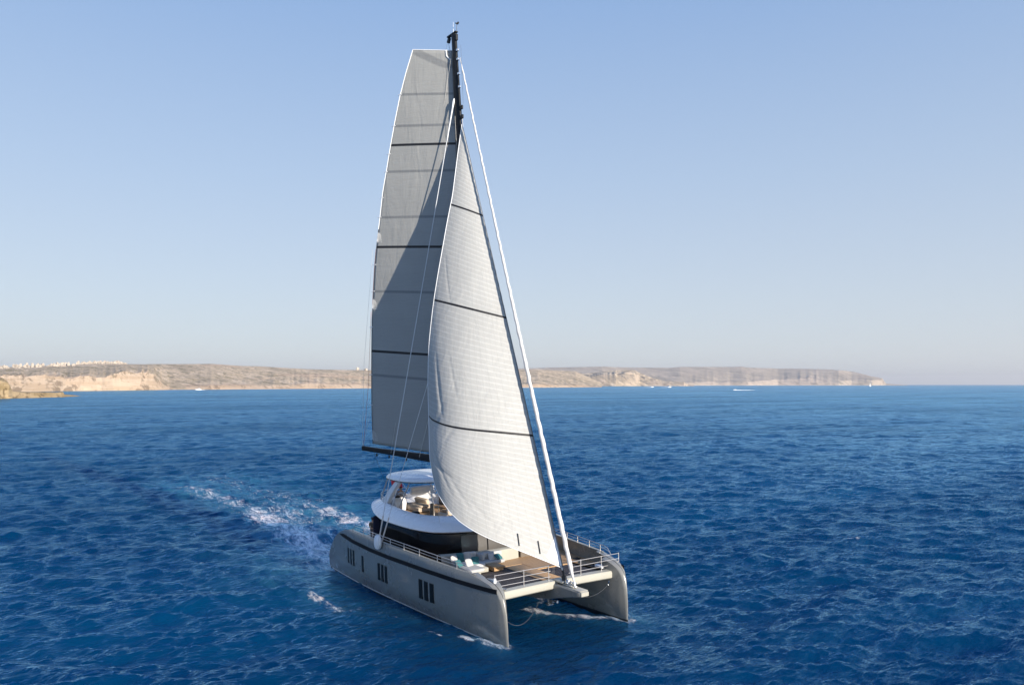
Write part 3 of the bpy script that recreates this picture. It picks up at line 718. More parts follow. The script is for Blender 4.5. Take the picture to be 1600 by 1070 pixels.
# ------------------------------------------------------------------ loose things on board
def pillow(loc, size, rz, tilt, ma, label):
    o = MB().ball((0, 0, 0), (size * .32, size, size), .55, 16, 10).build('scatter_cushion', ma, None, sharp=70)
    for v in o.data.vertices:                                      # pinch the seam towards its four corners
        k = abs(v.co.y) * abs(v.co.z) / (size * size * .25); v.co.y *= 1 + .12 * k; v.co.z *= 1 + .12 * k; v.co.x *= 1 - .45 * min(1, max(abs(v.co.y), abs(v.co.z)) / (size * .5)) ** 2
    tag(o, label, 'cushion', 'scatter cushions on the forward lounge'); return aboard(o, loc, rz, 0, tilt)
pillow((5.30, -3.75, 3.66), .56, .3, -.35, M_CUSH, 'pale cushion standing aftmost at the outer corner of the lounge')
pillow((5.05, -3.20, 3.68), .58, .0, -.35, M_TEAL, 'teal cushion leaning on the lounge backrest between two pale cushions')
pillow((5.00, -2.62, 3.70), .54, -.1, -.35, M_CUSH, 'pale cushion on the backrest inboard of the leaning teal one')
pillow((6.00, -3.80, 3.56), .56, .5, -.75, M_TEAL, 'teal cushion lying nearest the outer rail of the lounge')
pillow((6.30, -3.28, 3.60), .54, .2, -.55, M_CUSH, 'pale cushion in front, between the two forward teal cushions')
pillow((6.05, -2.70, 3.62), .50, -.5, -.5, M_TEAL, 'teal cushion tilted on its corner in front, nearest the table')
pillow((5.45, -.55, 3.48), .48, .2, -1.0, M_TEAL, 'pale teal cushion lying alone on the inboard white seat')
pillow((5.25, -.95, 3.50), .44, -.2, -.6, M_GREYCUSH, 'grey cushion behind the lone teal cushion on the inboard seat')
fe = MB().ball((0, 0, 0), (.74, .42, .98), .8, 18, 12)
fe = fe.build('fender', M_WHITECLOTH, None)
tag(fe, 'round white fender hanging outside the hull rail below the shrouds', 'fender'); aboard(fe, (-1.25, -5.93, 3.98))
MB().tube([(0, 0, .42), (.0, .18, .62)], .02, 6).build('lanyard', M_ROPE, fe)
# ensign on a short staff at the stern of the flybridge
fs = empty('ensign'); tag(fs, 'red and white flag on a staff seen under the hard top', 'flag'); aboard(fs, (-9.7, .9, 5.55))
MB().tube([(0, 0, 0), (-2.0, 0, 1.25)], .025, 8).build('staff', M_RAIL, fs)
fl_ = [[(-1.95 - .85 * u + .5 * v * (1 - u), .10 * math.sin(5 * u + 2 * v) - .25 * u, 1.20 - .80 * v - .28 * u) for u in np.linspace(0, 1, 11)] for v in np.linspace(0, 1, 8)]
ro = MB().grid(fl_).build('flag_cloth', M_RED, fs, sharp=180); ro.modifiers.new('t', 'SOLIDIFY').thickness = .008
wb = MB().grid([[(x, y - .012, z) for x, y, z in [lp[i] for i in range(3, 6)]] for lp in fl_]).build('white_band', M_WHITECLOTH, fs, sharp=180); wb.modifiers.new('t', 'SOLIDIFY').thickness = .03

# ---- people
def skin_mesh(name, joints, bones, ma, parent, lev=2):
    me = bpy.data.meshes.new(name); keys = list(joints)
    me.from_pydata([joints[k][:3] for k in keys], [(keys.index(a), keys.index(b)) for a, b in bones], []); me.update()
    o = bpy.data.objects.new(name, me); C.objects.link(o); o.parent = parent
    md = o.modifiers.new('skin', 'SKIN'); md.use_smooth_shade = True
    for i, k in enumerate(keys):
        sv = me.skin_vertices[0].data[i]; r = joints[k][3]; sv.radius = r if isinstance(r, tuple) else (r, r); sv.use_root = (i == 0)
    s = o.modifiers.new('sub', 'SUBSURF'); s.levels = lev; s.render_levels = lev
    me.materials.append(ma); return o
def person(label, loc, rz, sit, shirt, legs, hair, cap, arm_fwd):
    root = empty('person'); tag(root, label, 'person'); aboard(root, loc, rz)
    hip = .52 if sit else .93
    J = {'pelvis': (0, 0, hip, (.15, .11)), 'chest': (.02, 0, hip + .30, (.17, .12)), 'neckb': (0, 0, hip + .50, (.10, .08)), 'neck': (.01, 0, hip + .57, .055), 'chin': (.03, 0, hip + .63, .075), 'skull': (.02, 0, hip + .73, (.095, .10)), 'crown': (.0, 0, hip + .80, .065), 'nose': (.115, 0, hip + .69, .018)}
    B = [('pelvis', 'chest'), ('chest', 'neckb'), ('neckb', 'neck'), ('neck', 'chin'), ('chin', 'skull'), ('skull', 'crown'), ('skull', 'nose')]
    for s, n in ((1, 'l'), (-1, 'r')):
        sh = (0, s * .19, hip + .46)
        el = (.08 + .10 * arm_fwd, s * .25, hip + .20); wr = (.16 + .28 * arm_fwd, s * .22, hip + .02 + .20 * arm_fwd)
        J['ear' + n] = (.0, s * .09, hip + .70, .02); B.append(('skull', 'ear' + n))
        J['sh' + n] = (*sh, .065); J['el' + n] = (*el, .045); J['wr' + n] = (*wr, .030); pm = (wr[0] + .07, wr[1], wr[2] - .02); J['pm' + n] = (*pm, .034)
        B += [('neckb', 'sh' + n), ('sh' + n, 'el' + n), ('el' + n, 'wr' + n), ('wr' + n, 'pm' + n)]
        for f in range(4):
            k = 'f%d%s' % (f, n); y = pm[1] + (f - 1.5) * .02; L = (.055, .065, .06, .045)[f]
            J[k] = (pm[0] + .03, y, pm[2] - .02, .009); J[k + 'b'] = (pm[0] + .03 + L * .7, y, pm[2] - .02 - L * .6, .008); B += [('pm' + n, k), (k, k + 'b')]
        J['th' + n] = (wr[0] + .05, wr[1] - s * .045, wr[2] - .01, .010); B.append(('wr' + n, 'th' + n))
        kn = (.42, s * .11, hip + .02) if sit else (.03, s * .10, .50); ft = (.44, s * .11, .08) if sit else (0, s * .10, .08)
        J['hp' + n] = (0, s * .09, hip - .06, .095); J['kn' + n] = (*kn, .060); J['an' + n] = (*ft, .042); J['to' + n] = (ft[0] + .17, ft[1], .035, .035)
        B += [('pelvis', 'hp' + n), ('hp' + n, 'kn' + n), ('kn' + n, 'an' + n), ('an' + n, 'to' + n)]
    skin_mesh('body', J, B, M_SKIN, root)
    gr = lambda ks, d: {k: (*J[k][:3], tuple(x + d for x in J[k][3]) if isinstance(J[k][3], tuple) else J[k][3] + d) for k in ks}
    ks = ['pelvis', 'chest', 'neckb', 'shl', 'shr', 'ell', 'elr']; Js = gr(ks, .022); 
    skin_mesh('shirt', Js, [b for b in B if b[0] in ks and b[1] in ks], shirt, root)
    ks = ['pelvis', 'hpl', 'hpr', 'knl', 'knr', 'anl', 'anr']; skin_mesh('trousers', gr(ks, .018), [b for b in B if b[0] in ks and b[1] in ks], legs, root)
    MB().ball((-.025, 0, hip + .765), (.225, .215, .20), .9).build('hair', hair, root)
    if cap: MB().ball((0, 0, hip + .80), (.25, .235, .16), .8).ball((.13, 0, hip + .765), (.18, .17, .03), .8).build('cap', cap, root)
    return root
person('person in a pale shirt with brown hair sitting at the flybridge helm', (-7.6, -1.0, 5.25), 0, True, M_SHIRT, M_WHITECLOTH, M_HAIR, None, 1.0)
person('person in dark clothing and a navy cap standing on the side deck behind the cabin', (-6.38, -3.95, DECK), R(150), False, M_DKCLOTH, M_TAUPE, M_HAIR, M_NAVY, .3)

# ------------------------------------------------------------------ SETTING
rng = np.random.default_rng(11)
cy_, sy_ = math.cos(YAW), math.sin(YAW)
def cam_pt(px, D):
    """ground point seen in column px at distance D along the view axis"""
    k = (px - 800.0) / F_PX; return CAM.x + D * (cy_ + sy_ * k), CAM.y + D * (sy_ - cy_ * k)

# ---- water: one sheet, rings round the viewpoint, fine towards the boat
def water():
    half = R(44); fine = np.linspace(-half, half, 520); coarse = np.linspace(half, 2 * math.pi - half, 90)[1:-1]
    ang = np.concatenate([fine, coarse]) + YAW
    r = [2.0, 8, 15, 22, 28, 31]; 
    while r[-1] < 2200: r.append(r[-1] * 1.0036)
    while r[-1] < 34000: r.append(r[-1] * 1.06)
    r = np.array(r); A, Rr = np.meshgrid(ang, r)
    X = CAM.x + Rr * np.cos(A); Y = CAM.y + Rr * np.sin(A)
    Z = np.zeros_like(X); DX = np.zeros_like(X); DY = np.zeros_like(X)
    sp = Rr * .0036; wind = YAW + R(180 + 14)
    n = 260
    lam = np.exp(rng.uniform(math.log(.5), math.log(20), n)); th = wind + np.where(rng.random(n) < .5, 1, -1) * R(20) + rng.normal(0, R(15), n); ph = rng.uniform(0, 2 * math.pi, n)
    amp = .0088 * lam ** .85 * np.where(lam > 2.0, (2.0 / lam) ** .72, 1.0)
    for l, t, p_, a in zip(lam, th, ph, amp):
        k = 2 * math.pi / l; f = np.clip((l - 2.2 * sp) / (1.5 * sp), 0, 1); f = f * f * (3 - 2 * f)
        if not f.any(): continue
        q = k * (X * math.cos(t) + Y * math.sin(t)) + p_
        Z += a * f * np.cos(q); DX -= .6 * a * f * math.cos(t) * np.sin(q); DY -= .6 * a * f * math.sin(t) * np.sin(q)
    bx = np.maximum(np.abs(X) - 12, 0); by = np.maximum(np.abs(Y) - 5, 0); calm = 1 - .62 * np.exp(-(bx ** 2 + by ** 2) / 36.0)
    Z *= calm; DX *= calm; DY *= calm
    # foam lines: (polyline, half width, strength)
    def dist(pl, w0, w1):
        best = np.full(X.shape, 9.0)
        for (a, b) in zip(pl[:-1], pl[1:]):
            ax, ay = a; bx, by = b; L2 = (bx - ax) ** 2 + (by - ay) ** 2 + 1e-9
            t = np.clip(((X - ax) * (bx - ax) + (Y - ay) * (by - ay)) / L2, 0, 1)
            best = np.minimum(best, np.hypot(X - ax - t * (bx - ax), Y - ay - t * (by - ay)) / w0)
        return best
    FO = np.zeros_like(X); AE = np.zeros_like(X)
    near = Rr < 170
    for pl, w, s, ae in ([[(-12, -4.4), (-17.5, -3.4), (-23, -2.9), (-29, -2.4), (-36, -2.0), (-43, -1.8)], 3.6, .95, 1.0],
                     [[(-43, -1.8), (-57, -2.4), (-72, -3.2)], 3.8, .78, .8], [[(-40, 2), (-58, 3), (-80, 3)], 5.0, .66, .7],
                     [[(-12.2, -4.8), (-16, -5.0), (-19.5, -5.2), (-22, -5.6)], 1.0, .9, .4],
                     [[(-12.5, 4.5), (-20, 4.4), (-30, 5.2), (-39, 5.2)], 3.2, .90, .9],
                     [[(-39, 5), (-60, 5.5)], 4.0, .72, .7],
                     [[(-11, 0), (-26, 0), (-45, 1.5)], 4.4, .78, 1.0],
                     [[(-4.6, -9.4), (-2.0, -9.1), (.2, -8.4)], .8, .80, .3], [[(-9, -8.2), (-6, -8.6)], .8, .66, .3],
                     [[(-1.5, -7.6), (.5, -7.6), (1.9, -7.0)], .55, .62, .2],
                     [[(2.6, -7.0), (4.2, -6.5)], .35, .6, 0], [[(5.2, -6.9), (5.9, -6.8)], .25, .7, 0],
                     [[(7.2, -6.6), (8.2, -6.4)], .30, .78, 0], [[(8.0, -5.6), (9.2, -5.4)], .3, .6, 0],
                     [[(12.2, -4.42), (11.4, -4.75), (10.3, -5.05), (9.0, -5.4)], .55, 1.0, .4],
                     [[(12.2, -4.2), (11.2, -3.9)], .25, .8, .2], [[(9, -5.3), (5, -5.75), (0, -6.1)], .35, .52, .2], [[(12.2, 5.0), (11.0, 5.5), (9.0, 6.1)], .4, .8, .2], [[(-11.6, -5.2), (-13.5, -4.2), (-16, -3.8)], 1.8, 1.0, .8], [[(-11.8, 4.8), (-15, 4.5)], 1.8, 1.0, .8],
                     [[(12.2, 4.75), (11.4, 4.35), (10.9, 4.0), (10.0, 3.1), (9.0, 2.4), (8.0, 1.8), (6.5, .9)], .75, .94, .5],
                     [[(8.4, 1.6), (10.2, 2.2)], .25, .7, .1], [[(5.9, 1.6), (5.4, 3.2), (4.0, 3.4)], .5, .72, .3],
                     [[(4.6, 38.8), (5.8, 39.5)], .45, .9, .1], [[(-19.3, -13.4), (-18.6, -13.1)], .35, .8, .1], [[(-15.6, -12.5), (-14.8, -12.3)], .35, .7, .1],
                     [[(-70.5, 118), (-69, 119.4)], .6, .8, 0], [[(-30, -14.5), (-28, -14.2)], .4, .62, 0]):
        d = dist(pl, w, w); FO = np.maximum(FO, s * np.exp(-d * d * .9) * near); AE = np.maximum(AE, ae * np.exp(-d * d * .35) * near)
    # bow crests lift the water a little
    Z += .16 * FO * (np.hypot(X - 12, Y + 4.5) < 2.0) + .10 * FO
    X2 = X + DX; Y2 = Y + DY
    na, nr = len(ang), len(r)
    v = np.stack([X2, Y2, Z], -1).reshape(-1, 3)
    i = np.arange(nr - 1)[:, None] * na; j = np.arange(na)[None, :]; j2 = (j + 1) % na
    f = np.stack([i + j, i + na + j, i + na + j2, i + j2], -1).reshape(-1, 4)[:, ::-1]
    me = bpy.data.meshes.new('water')
    me.vertices.add(len(v)); me.vertices.foreach_set('co', v.ravel())
    me.loops.add(f.size); me.loops.foreach_set('vertex_index', f.ravel().astype(np.int32))
    me.polygons.add(len(f)); me.polygons.foreach_set('loop_start', np.arange(0, f.size, 4, dtype=np.int32)); me.polygons.foreach_set('loop_total', np.full(len(f), 4, dtype=np.int32))
    me.update(calc_edges=True); me.validate()
    me.polygons.foreach_set('use_smooth', [True] * len(me.polygons))
    for nm, arr in (('foam', FO), ('aerated', AE)):
        a = me.attributes.new(nm, 'FLOAT', 'POINT'); a.data.foreach_set('value', arr.ravel().astype(np.float32))
    if me.polygons[50000].normal.z < 0: me.flip_normals()
    o = bpy.data.objects.new('water', me); C.objects.link(o); o['kind'] = 'structure'
    m = mat('sea_water', (.004, .03, .09), .08); t = NT(m); P = t.pos()
    b = t.b; m.node_tree.nodes['Principled BSDF'].subsurface_method = 'BURLEY'; b.inputs['Subsurface Weight'].default_value = 1.0; b.inputs['Subsurface Radius'].default_value = (.4, .9, 1.4); b.inputs['Subsurface Scale'].default_value = 9.0; b.inputs['IOR'].default_value = 1.333; b.inputs['Specular IOR Level'].default_value = 0.0
    rot = t.t.nodes.new('ShaderNodeMapping'); t.t.links.new(P, rot.inputs['Vector']); rot.inputs['Rotation'].default_value = (0, 0, -wind); rot.inputs['Scale'].default_value = (1.0, .28, 1.0)
    q = rot.outputs[0]
    n0 = t.noise(q, .03, 4, .65); n1 = t.noise(q, .22, 4, .6, .4); n2 = t.noise(q, .9, 4, .62, .5); n3 = t.noise(q, 2.9, 4, .62, .6)
    rg = lambda x: t.math('SUBTRACT', 1.0, t.math('ABSOLUTE', t.math('MULTIPLY_ADD', x, 2.0, -1.0)))
    h = t.math('ADD', t.math('MULTIPLY', n1, .26), t.math('ADD', t.math('MULTIPLY', n2, .46), t.math('MULTIPLY', n3, .15)))
    nb0 = t.bump(h, 1.0, .9)
    # unresolved ripples: facets tilted at random, true at any distance
    def facet(scale, amt):
        x = t.t.nodes.new('ShaderNodeTexNoise'); x.inputs['Scale'].default_value = scale; x.inputs['Detail'].default_value = 2; t.t.links.new(q, x.inputs['Vector'])
        a = t.t.nodes.new('ShaderNodeVectorMath'); a.operation = 'SUBTRACT'; t.t.links.new(x.outputs['Color'], a.inputs[0]); a.inputs[1].default_value = (.5, .5, .5)
        b_ = t.t.nodes.new('ShaderNodeVectorMath'); b_.operation = 'MULTIPLY'; t.t.links.new(a.outputs[0], b_.inputs[0]); b_.inputs[1].default_value = (amt, amt, 0)
        return b_.outputs[0]
    def vadd(a, b_):
        x = t.t.nodes.new('ShaderNodeVectorMath'); x.operation = 'ADD'; t.t.links.new(a, x.inputs[0]); t.t.links.new(b_, x.inputs[1]); return x.outputs[0]
    nn_ = t.t.nodes.new('ShaderNodeVectorMath'); nn_.operation = 'NORMALIZE'; t.t.links.new(vadd(vadd(vadd(nb0, facet(.05, .5)), facet(.6, .30)), vadd(facet(2.4, .45), facet(7.0, .9))), nn_.inputs[0]); nb = nn_.outputs[0]
    fo = t.n('Attribute', attribute_name='foam').outputs['Fac']; ae = t.n('Attribute', attribute_name='aerated').outputs['Fac']
    wk = t.noise(t.scale(P, (.3, 1, 1)), .5, 4, .65, 1.0)
    Ps = t.scale(P, (.38, 1.0, 1.0)); fa = t.noise(Ps, .95, 7, .74, 1.4); fb = t.noise(Ps, 3.6, 5, .75, 1.0)
    pat = t.math('ADD', t.math('MULTIPLY', fa, .62), t.math('MULTIPLY', fb, .38))
    thr = t.math('SUBTRACT', .85, t.math('MULTIPLY', fo, .42))
    foam = t.ramp(pat, t.math('SUBTRACT', thr, .07), t.math('ADD', thr, .15))
    foam = t.math('MULTIPLY', foam, t.ramp(fo, .05, .25))
    deep = t.mix(t.ramp(n0, .35, .7), (.0005, .033, .096), (.0008, .043, .118))
    col = t.mix(t.math('MULTIPLY', t.math('MULTIPLY', ae, .75), t.ramp(wk, .34, .66)), deep, (.05, .215, .32))
    col = t.mix(foam, col, (.76, .79, .80))
    t.set(b.inputs['Base Color'], col); t.set(b.inputs['Normal'], nb)
    t.set(b.inputs['Roughness'], .9)
    gl = t.t.nodes.new('ShaderNodeBsdfGlossy'); gl.inputs['Color'].default_value = (.42, .75, .98, 1); gl.inputs['Roughness'].default_value = .17; t.set(gl.inputs['Normal'], nb)
    fr = t.t.nodes.new('ShaderNodeFresnel'); fr.inputs['IOR'].default_value = 1.60; t.set(fr.inputs['Normal'], nb)
    mx = t.t.nodes.new('ShaderNodeMixShader'); t.set(mx.inputs[0], t.math('MULTIPLY', t.math('MULTIPLY', t.math('MULTIPLY', t.math('SUBTRACT', fr.outputs[0], .06), 1.30, clamp=True), t.math('MULTIPLY_ADD', t.ramp(t.noise(q, .013, 4, .65), .3, .7), .42, .78)), t.math('SUBTRACT', 1.0, foam)))
    t.t.links.new(b.outputs[0], mx.inputs[1]); t.t.links.new(gl.outputs[0], mx.inputs[2]); t.t.links.new(mx.outputs[0], t.t.nodes['Material Output'].inputs[0])
    me.materials.append(m)
    return o
water()

# ---- land
def vnoise(x, y, seed=0):
    xi = np.floor(x).astype(np.int64); yi = np.floor(y).astype(np.int64); fx = x - xi; fy = y - yi; fx = fx * fx * (3 - 2 * fx); fy = fy * fy * (3 - 2 * fy)
    def h(a, b):
        n = (a * 374761393 + b * 668265263 + seed * 1442695041) & 0xFFFFFFFF; n = ((n ^ (n >> 13)) * 1274126177) & 0xFFFFFFFF
        return ((n ^ (n >> 16)) & 0xFFFF) / 65535.0
    return (h(xi, yi) * (1 - fx) + h(xi + 1, yi) * fx) * (1 - fy) + (h(xi, yi + 1) * (1 - fx) + h(xi + 1, yi + 1) * fx) * fy
def fbm(x, y, seed=0, oct_=5):
    r = 0; a = .5
    for k in range(oct_): r = r + a * (vnoise(x * 2 ** k, y * 2 ** k, seed + k) - .5); a *= .55
    return r
def rock_mat(name, cliff, cliff2, scrub, scrub2, soil, bush, sc_, bush_amt):
    m = mat(name, cliff, .95, spec=.15); t = NT(m); P = t.pos()
    g = t.t.nodes.new('ShaderNodeNewGeometry'); s = t.n('SeparateXYZ'); t.t.links.new(g.outputs['True Normal'], s.inputs[0])
    st = t.n('Attribute', attribute_name='rock').outputs['Fac']
    # gullies and field strips run down to the shore
    mp = t.t.nodes.new('ShaderNodeMapping'); t.t.links.new(P, mp.inputs['Vector']); mp.inputs['Rotation'].default_value = (0, 0, -YAW); mp.inputs['Scale'].default_value = (.22, 1, 1)
    q = mp.outputs[0]
    n1 = t.noise(q, .007 * sc_, 5, .65); n2 = t.noise(q, .035 * sc_, 4, .7, .6); n3 = t.noise(q, .014 * sc_, 4, .65, 1.0); n4 = t.noise(q, .09 * sc_, 3, .7)
    strat = t.noise(t.scale(P, (.006 * sc_, .006 * sc_, .14)), 1.0, 4, .65)
    cl = t.mix(t.ramp(strat, .40, .60), cliff, cliff2)
    cl = t.mix(t.math('MULTIPLY', t.ramp(n2, .54, .62), .8), cl, tuple(c * .42 for c in cliff2))
    cl = t.mix(t.math('MULTIPLY', t.ramp(n4, .56, .64), .5), cl, tuple(c * .6 for c in cliff2))
    gr = t.mix(t.ramp(n1, .45, .55), scrub, scrub2); gr = t.mix(t.ramp(n3, .54, .60), gr, soil)
    gr = t.mix(t.math('MULTIPLY', t.ramp(n2, .53, .59), bush_amt), gr, bush)
    gr = t.mix(t.math('MULTIPLY', t.ramp(n4, .58, .63), bush_amt * .8), gr, tuple(c * .8 for c in bush))
    steep = t.math('SUBTRACT', 1.0, t.ramp(s.outputs[2], .55, .86))
    k = t.ramp(t.math('ADD', t.math('ADD', st, t.math('MULTIPLY', steep, .35)), t.math('MULTIPLY', t.math('SUBTRACT', n3, .5), 1.3)), .42, .62)
    t.set(t.b.inputs['Base Color'], t.mix(k, gr, cl))
    return m
def land(name, cols, nx, nd, m, seed, rough, patches=(), terr=9.0, base=1.0):
    """cols: (px, waterline y, clifftop y, ridge y, ridge distance / shore distance, cliff set-back m)"""
    c = np.array(cols, float); px = np.linspace(c[0, 0], c[-1, 0], nx)
    ip = lambda k: np.interp(px, c[:, 0], c[:, k])
    H = CAM.z; Ds = H * F_PX / (ip(1) - HZ); Dr = Ds * ip(4); sb = ip(5)
    zc = H + (HZ - ip(2)) * (Ds + sb) / F_PX; zc = 2 + (zc - 2) * (1 + .55 * fbm(px / 22, px * 0 + 3.3, seed + 40, 4) + .25 * fbm(px / 5, px * 0 + 1.3, seed + 41, 3)); zr = H + (HZ - ip(3)) * Dr / F_PX
    rows = []; rk = []
    for j in range(nd + 1):
        t = j / nd
        if t < .30:                                                # cliff: rises over the set-back
            s = t / .30; D = Ds - 6 + (sb + 6) * s; z = -3 + (zc + 3) * s ** .75
        elif t < .86:
            s = (t - .30) / .56; D = lerp(Ds + sb, Dr, s); z = zc + (zr - zc) * (s ** 1.1)
        else:
            s = (t - .86) / .14; D = Dr + s * (Dr * .12); z = zr - (zr + 4) * s ** 1.5 * .5
        kx = (px - 800) / F_PX; X = CAM.x + D * (cy_ + sy_ * kx); Y = CAM.y + D * (sy_ - cy_ * kx)
        lat = kx * D; n = fbm(lat / (rough * 7), D / (rough * 16), seed, 5); n2 = fbm(lat / (rough * 1.5) + z / rough, D / (rough * 5), seed + 9, 4)
        amp = rough * (1.8 * math.sin(math.pi * min(1, t / .86)) + .12)
        dep = n2 * rough * 1.6 * (1 if t < .5 else .4) * min(1, t / .06)
        X = X + cy_ * dep; Y = Y + sy_ * dep
        zz = z + (n * amp * (.45 if t > .3 else .25) + n2 * amp * .16) * np.clip((zr - 2) / 30, .15, 1) * (1 if t < .80 else .35)
        if terr > 0 and .3 < t < .84:                                           # terraces: level fields with low walls or ledges
            st_ = terr * (1 + .3 * n); lv = np.floor(zz / st_); fr_ = zz / st_ - lv; zt_ = (lv + np.clip((fr_ - .62) / .38, 0, 1)) * st_; w_ = .65 * np.clip((t - .3) / .08, 0, 1) * np.clip((.84 - t) / .06, 0, 1); zz = zz * (1 - w_) + zt_ * w_
        if t <= 0: zz = np.full_like(zz, -3.0)
        rows.append(np.stack([X, Y, zz], -1)); rk.append(np.full(nx, (1.0 if t < .27 else max(0.0, 1 - (t - .27) / .10))) * np.clip(base + 1.5 * fbm(px / 16, px * 0 + 7, seed + 60, 4), 0, 1.1))
    V = np.array(rows); K = np.array(rk)
    # rock showing through higher up: (px, screen y, half width, half height, strength)
    yy = HZ - (V[..., 2] - H) * F_PX / ((V[..., 0] - CAM.x) * cy_ + (V[..., 1] - CAM.y) * sy_); pxs = np.broadcast_to(px, yy.shape)
    for (a, b, w, h, s) in patches:
        q = np.exp(-((pxs - a) / w) ** 2 - ((yy - b) / h) ** 2); K = np.clip(K + s * q, 0, 1.2)
    me_ = MB().grid([[tuple(p) for p in r] for r in V]).build(name, m, None, sharp=180)
    o = me_; a = o.data.attributes.new('rock', 'FLOAT', 'POINT'); a.data.foreach_set('value', K.ravel().astype(np.float32))
    o['kind'] = 'structure'
    return px, zr, Dr
M_LAND1 = rock_mat('limestone_and_scrub', (.57, .43, .30), (.49, .355, .235), (.45, .35, .235), (.58, .445, .30), (.64, .50, .355), (.25, .205, .13), 1.0, .85)
M_LAND2 = rock_mat('boulder_slope', (.50, .39, .285), (.41, .32, .235), (.36, .285, .20), (.48, .38, .265), (.58, .47, .34), (.13, .115, .10), .7, .95)
M_LAND3 = rock_mat('far_cape_rock', (.50, .40, .31), (.38, .31, .25), (.38, .31, .235), (.47, .38, .29), (.54, .44, .33), (.22, .195, .15), .45, .85)
ridge = land('hills', [(-180, 614, 589, 575, 2.0, 40), (0, 613, 588, 574, 2.0, 40), (70, 611.6, 588, 571.5, 2.0, 40), (100, 611, 589.5, 570, 2.0, 40), (130, 610.6, 589, 568.5, 1.95, 40), (160, 610.3, 587.5, 567.8, 1.9, 40), (178, 610, 584, 568, 1.9, 45), (195, 609.8, 581.5, 568.6, 1.9, 60),
                       (222, 609.5, 581.5, 569, 1.85, 75), (240, 609.2, 584, 568.6, 1.8, 70), (254, 609, 597, 568.4, 1.8, 60), (266, 608.9, 604, 568.6, 1.8, 50), (300, 608.6, 603, 568.5, 1.75, 50), (330, 608.5, 602, 568.2, 1.75, 50), (380, 608, 602, 571.5, 1.7, 60), (405, 607.8, 601.5, 572, 1.7, 60),
                       (440, 607.5, 600.5, 574.2, 1.6, 60), (480, 607.2, 599, 576.5, 1.55, 60), (520, 607, 599.5, 577.4, 1.5, 70), (575, 606.6, 601, 578, 1.5, 70), (640, 606.2, 601, 579, 1.5, 60), (720, 605.8, 600, 577, 1.5, 60), (840, 605.4, 600.5, 577, 1.5, 60), (900, 605, 602, 580, 1.5, 60), (940, 604.8, 604.2, 598, 1.3, 60)],
             900, 110, M_LAND1, 3, 17,
             [(335, 570.5, 22, 1.6, 1.3), (368, 573, 14, 1.2, 1.0), (410, 592, 60, 3, .5), (460, 586, 45, 2.2, .9), (510, 587, 45, 3, .8), (560, 590, 40, 3, .7), (485, 598, 10, 7, .8), (130, 583, 25, 2.5, .6), (40, 590, 60, 5, .5), (565, 600, 30, 4, .5), (330, 602, 60, 3, .4), (520, 600, 40, 4, .35), (290, 585, 30, 1.5, .4)], 9.0, .85)
land('headland', [(-260, 626, 585, 572, 1.25, 10), (-60, 624, 588, 580, 1.2, 14), (-8, 623, 589.5, 587, 1.12, 16), (4, 622.6, 592, 590, 1.1, 14), (12, 622.4, 597, 596, 1.1, 14), (17, 622.3, 604, 603, 1.1, 12), (21, 622.1, 612, 611, 1.12, 12), (40, 621.6, 613, 612, 1.14, 14), (68, 621, 613, 612, 1.14, 14), (90, 620.4, 613.5, 612.5, 1.13, 12), (99, 620.1, 612.5, 611.5, 1.1, 10), (102, 620, 616.5, 616, 1.1, 10), (118, 619.2, 617.6, 617.3, 1.06, 8), (128, 618.7, 618.6, 618.6, 1.03, 6)],
     300, 40, rock_mat('headland_rock', (.47, .34, .19), (.33, .23, .11), (.30, .23, .13), (.36, .27, .15), (.40, .30, .19), (.10, .085, .045), 3.0, .7), 21, 5, [(30, 600, 200, 20, .35)], 4.0, .9)
land('promontory', [(740, 603.2, 597, 590, 1.08, 150), (800, 603.2, 596, 590, 1.08, 150), (870, 603.1, 594, 587.5, 1.08, 150), (896, 603.1, 592, 585, 1.09, 180), (925, 603.1, 589, 582, 1.09, 200), (941, 603.1, 587, 580, 1.09, 220), (962, 603.1, 585, 578.2, 1.09, 220), (992, 603.05, 585.5, 578.4, 1.09, 220), (999, 603, 588, 582, 1.09, 200), (1018, 603, 593, 589.5, 1.07, 150), (1037, 603, 597, 594.5, 1.05, 100), (1068, 603, 598, 596.8, 1.03, 60), (1074, 602.95, 601, 600.5, 1.02, 40), (1084, 602.95, 602.5, 602.4, 1.02, 30)],
     520, 90, M_LAND2, 33, 30, [(950, 590, 120, 12, .22), (1050, 598, 30, 5, .3)], 22.0, .28)
land('cape', [(660, 602.4, 598, 577, 1.25, 100), (800, 602.4, 598, 576, 1.25, 100), (860, 602.3, 597, 574, 1.25, 100), (940, 602.3, 597, 572.6, 1.25, 100), (985, 602.2, 596, 574, 1.25, 100), (1045, 602.2, 597, 574.4, 1.25, 120), (1062, 602.2, 597, 573, 1.25, 120), (1140, 602.1, 596, 573, 1.22, 150), (1158, 602.1, 596, 572.4, 1.22, 150), (1168, 602.1, 596, 574, 1.22, 150), (1215, 602, 594, 575.6, 1.2, 200),
              (1260, 602, 591, 576, 1.18, 260), (1290, 602, 593.5, 576.6, 1.16, 260), (1310, 602, 594.5, 578, 1.14, 240), (1330, 601.95, 594.5, 580, 1.12, 220), (1345, 601.95, 594.5, 583.4, 1.1, 200), (1362, 601.95, 594.5, 588, 1.08, 180), (1378, 601.9, 594, 590.6, 1.06, 150), (1381, 601.9, 596.5, 596, 1.05, 80), (1384, 601.9, 599.6, 599.4, 1.04, 60), (1396, 601.9, 600.6, 600.5, 1.03, 40), (1416, 601.9, 601.2, 601.1, 1.02, 20)],
     520, 90, M_LAND3, 51, 46, [(1215, 598, 14, 4, 1.0), (1270, 593, 12, 5, .9), (1190, 596, 10, 3, .7), (1345, 590, 15, 3, .8)], 0, .40)

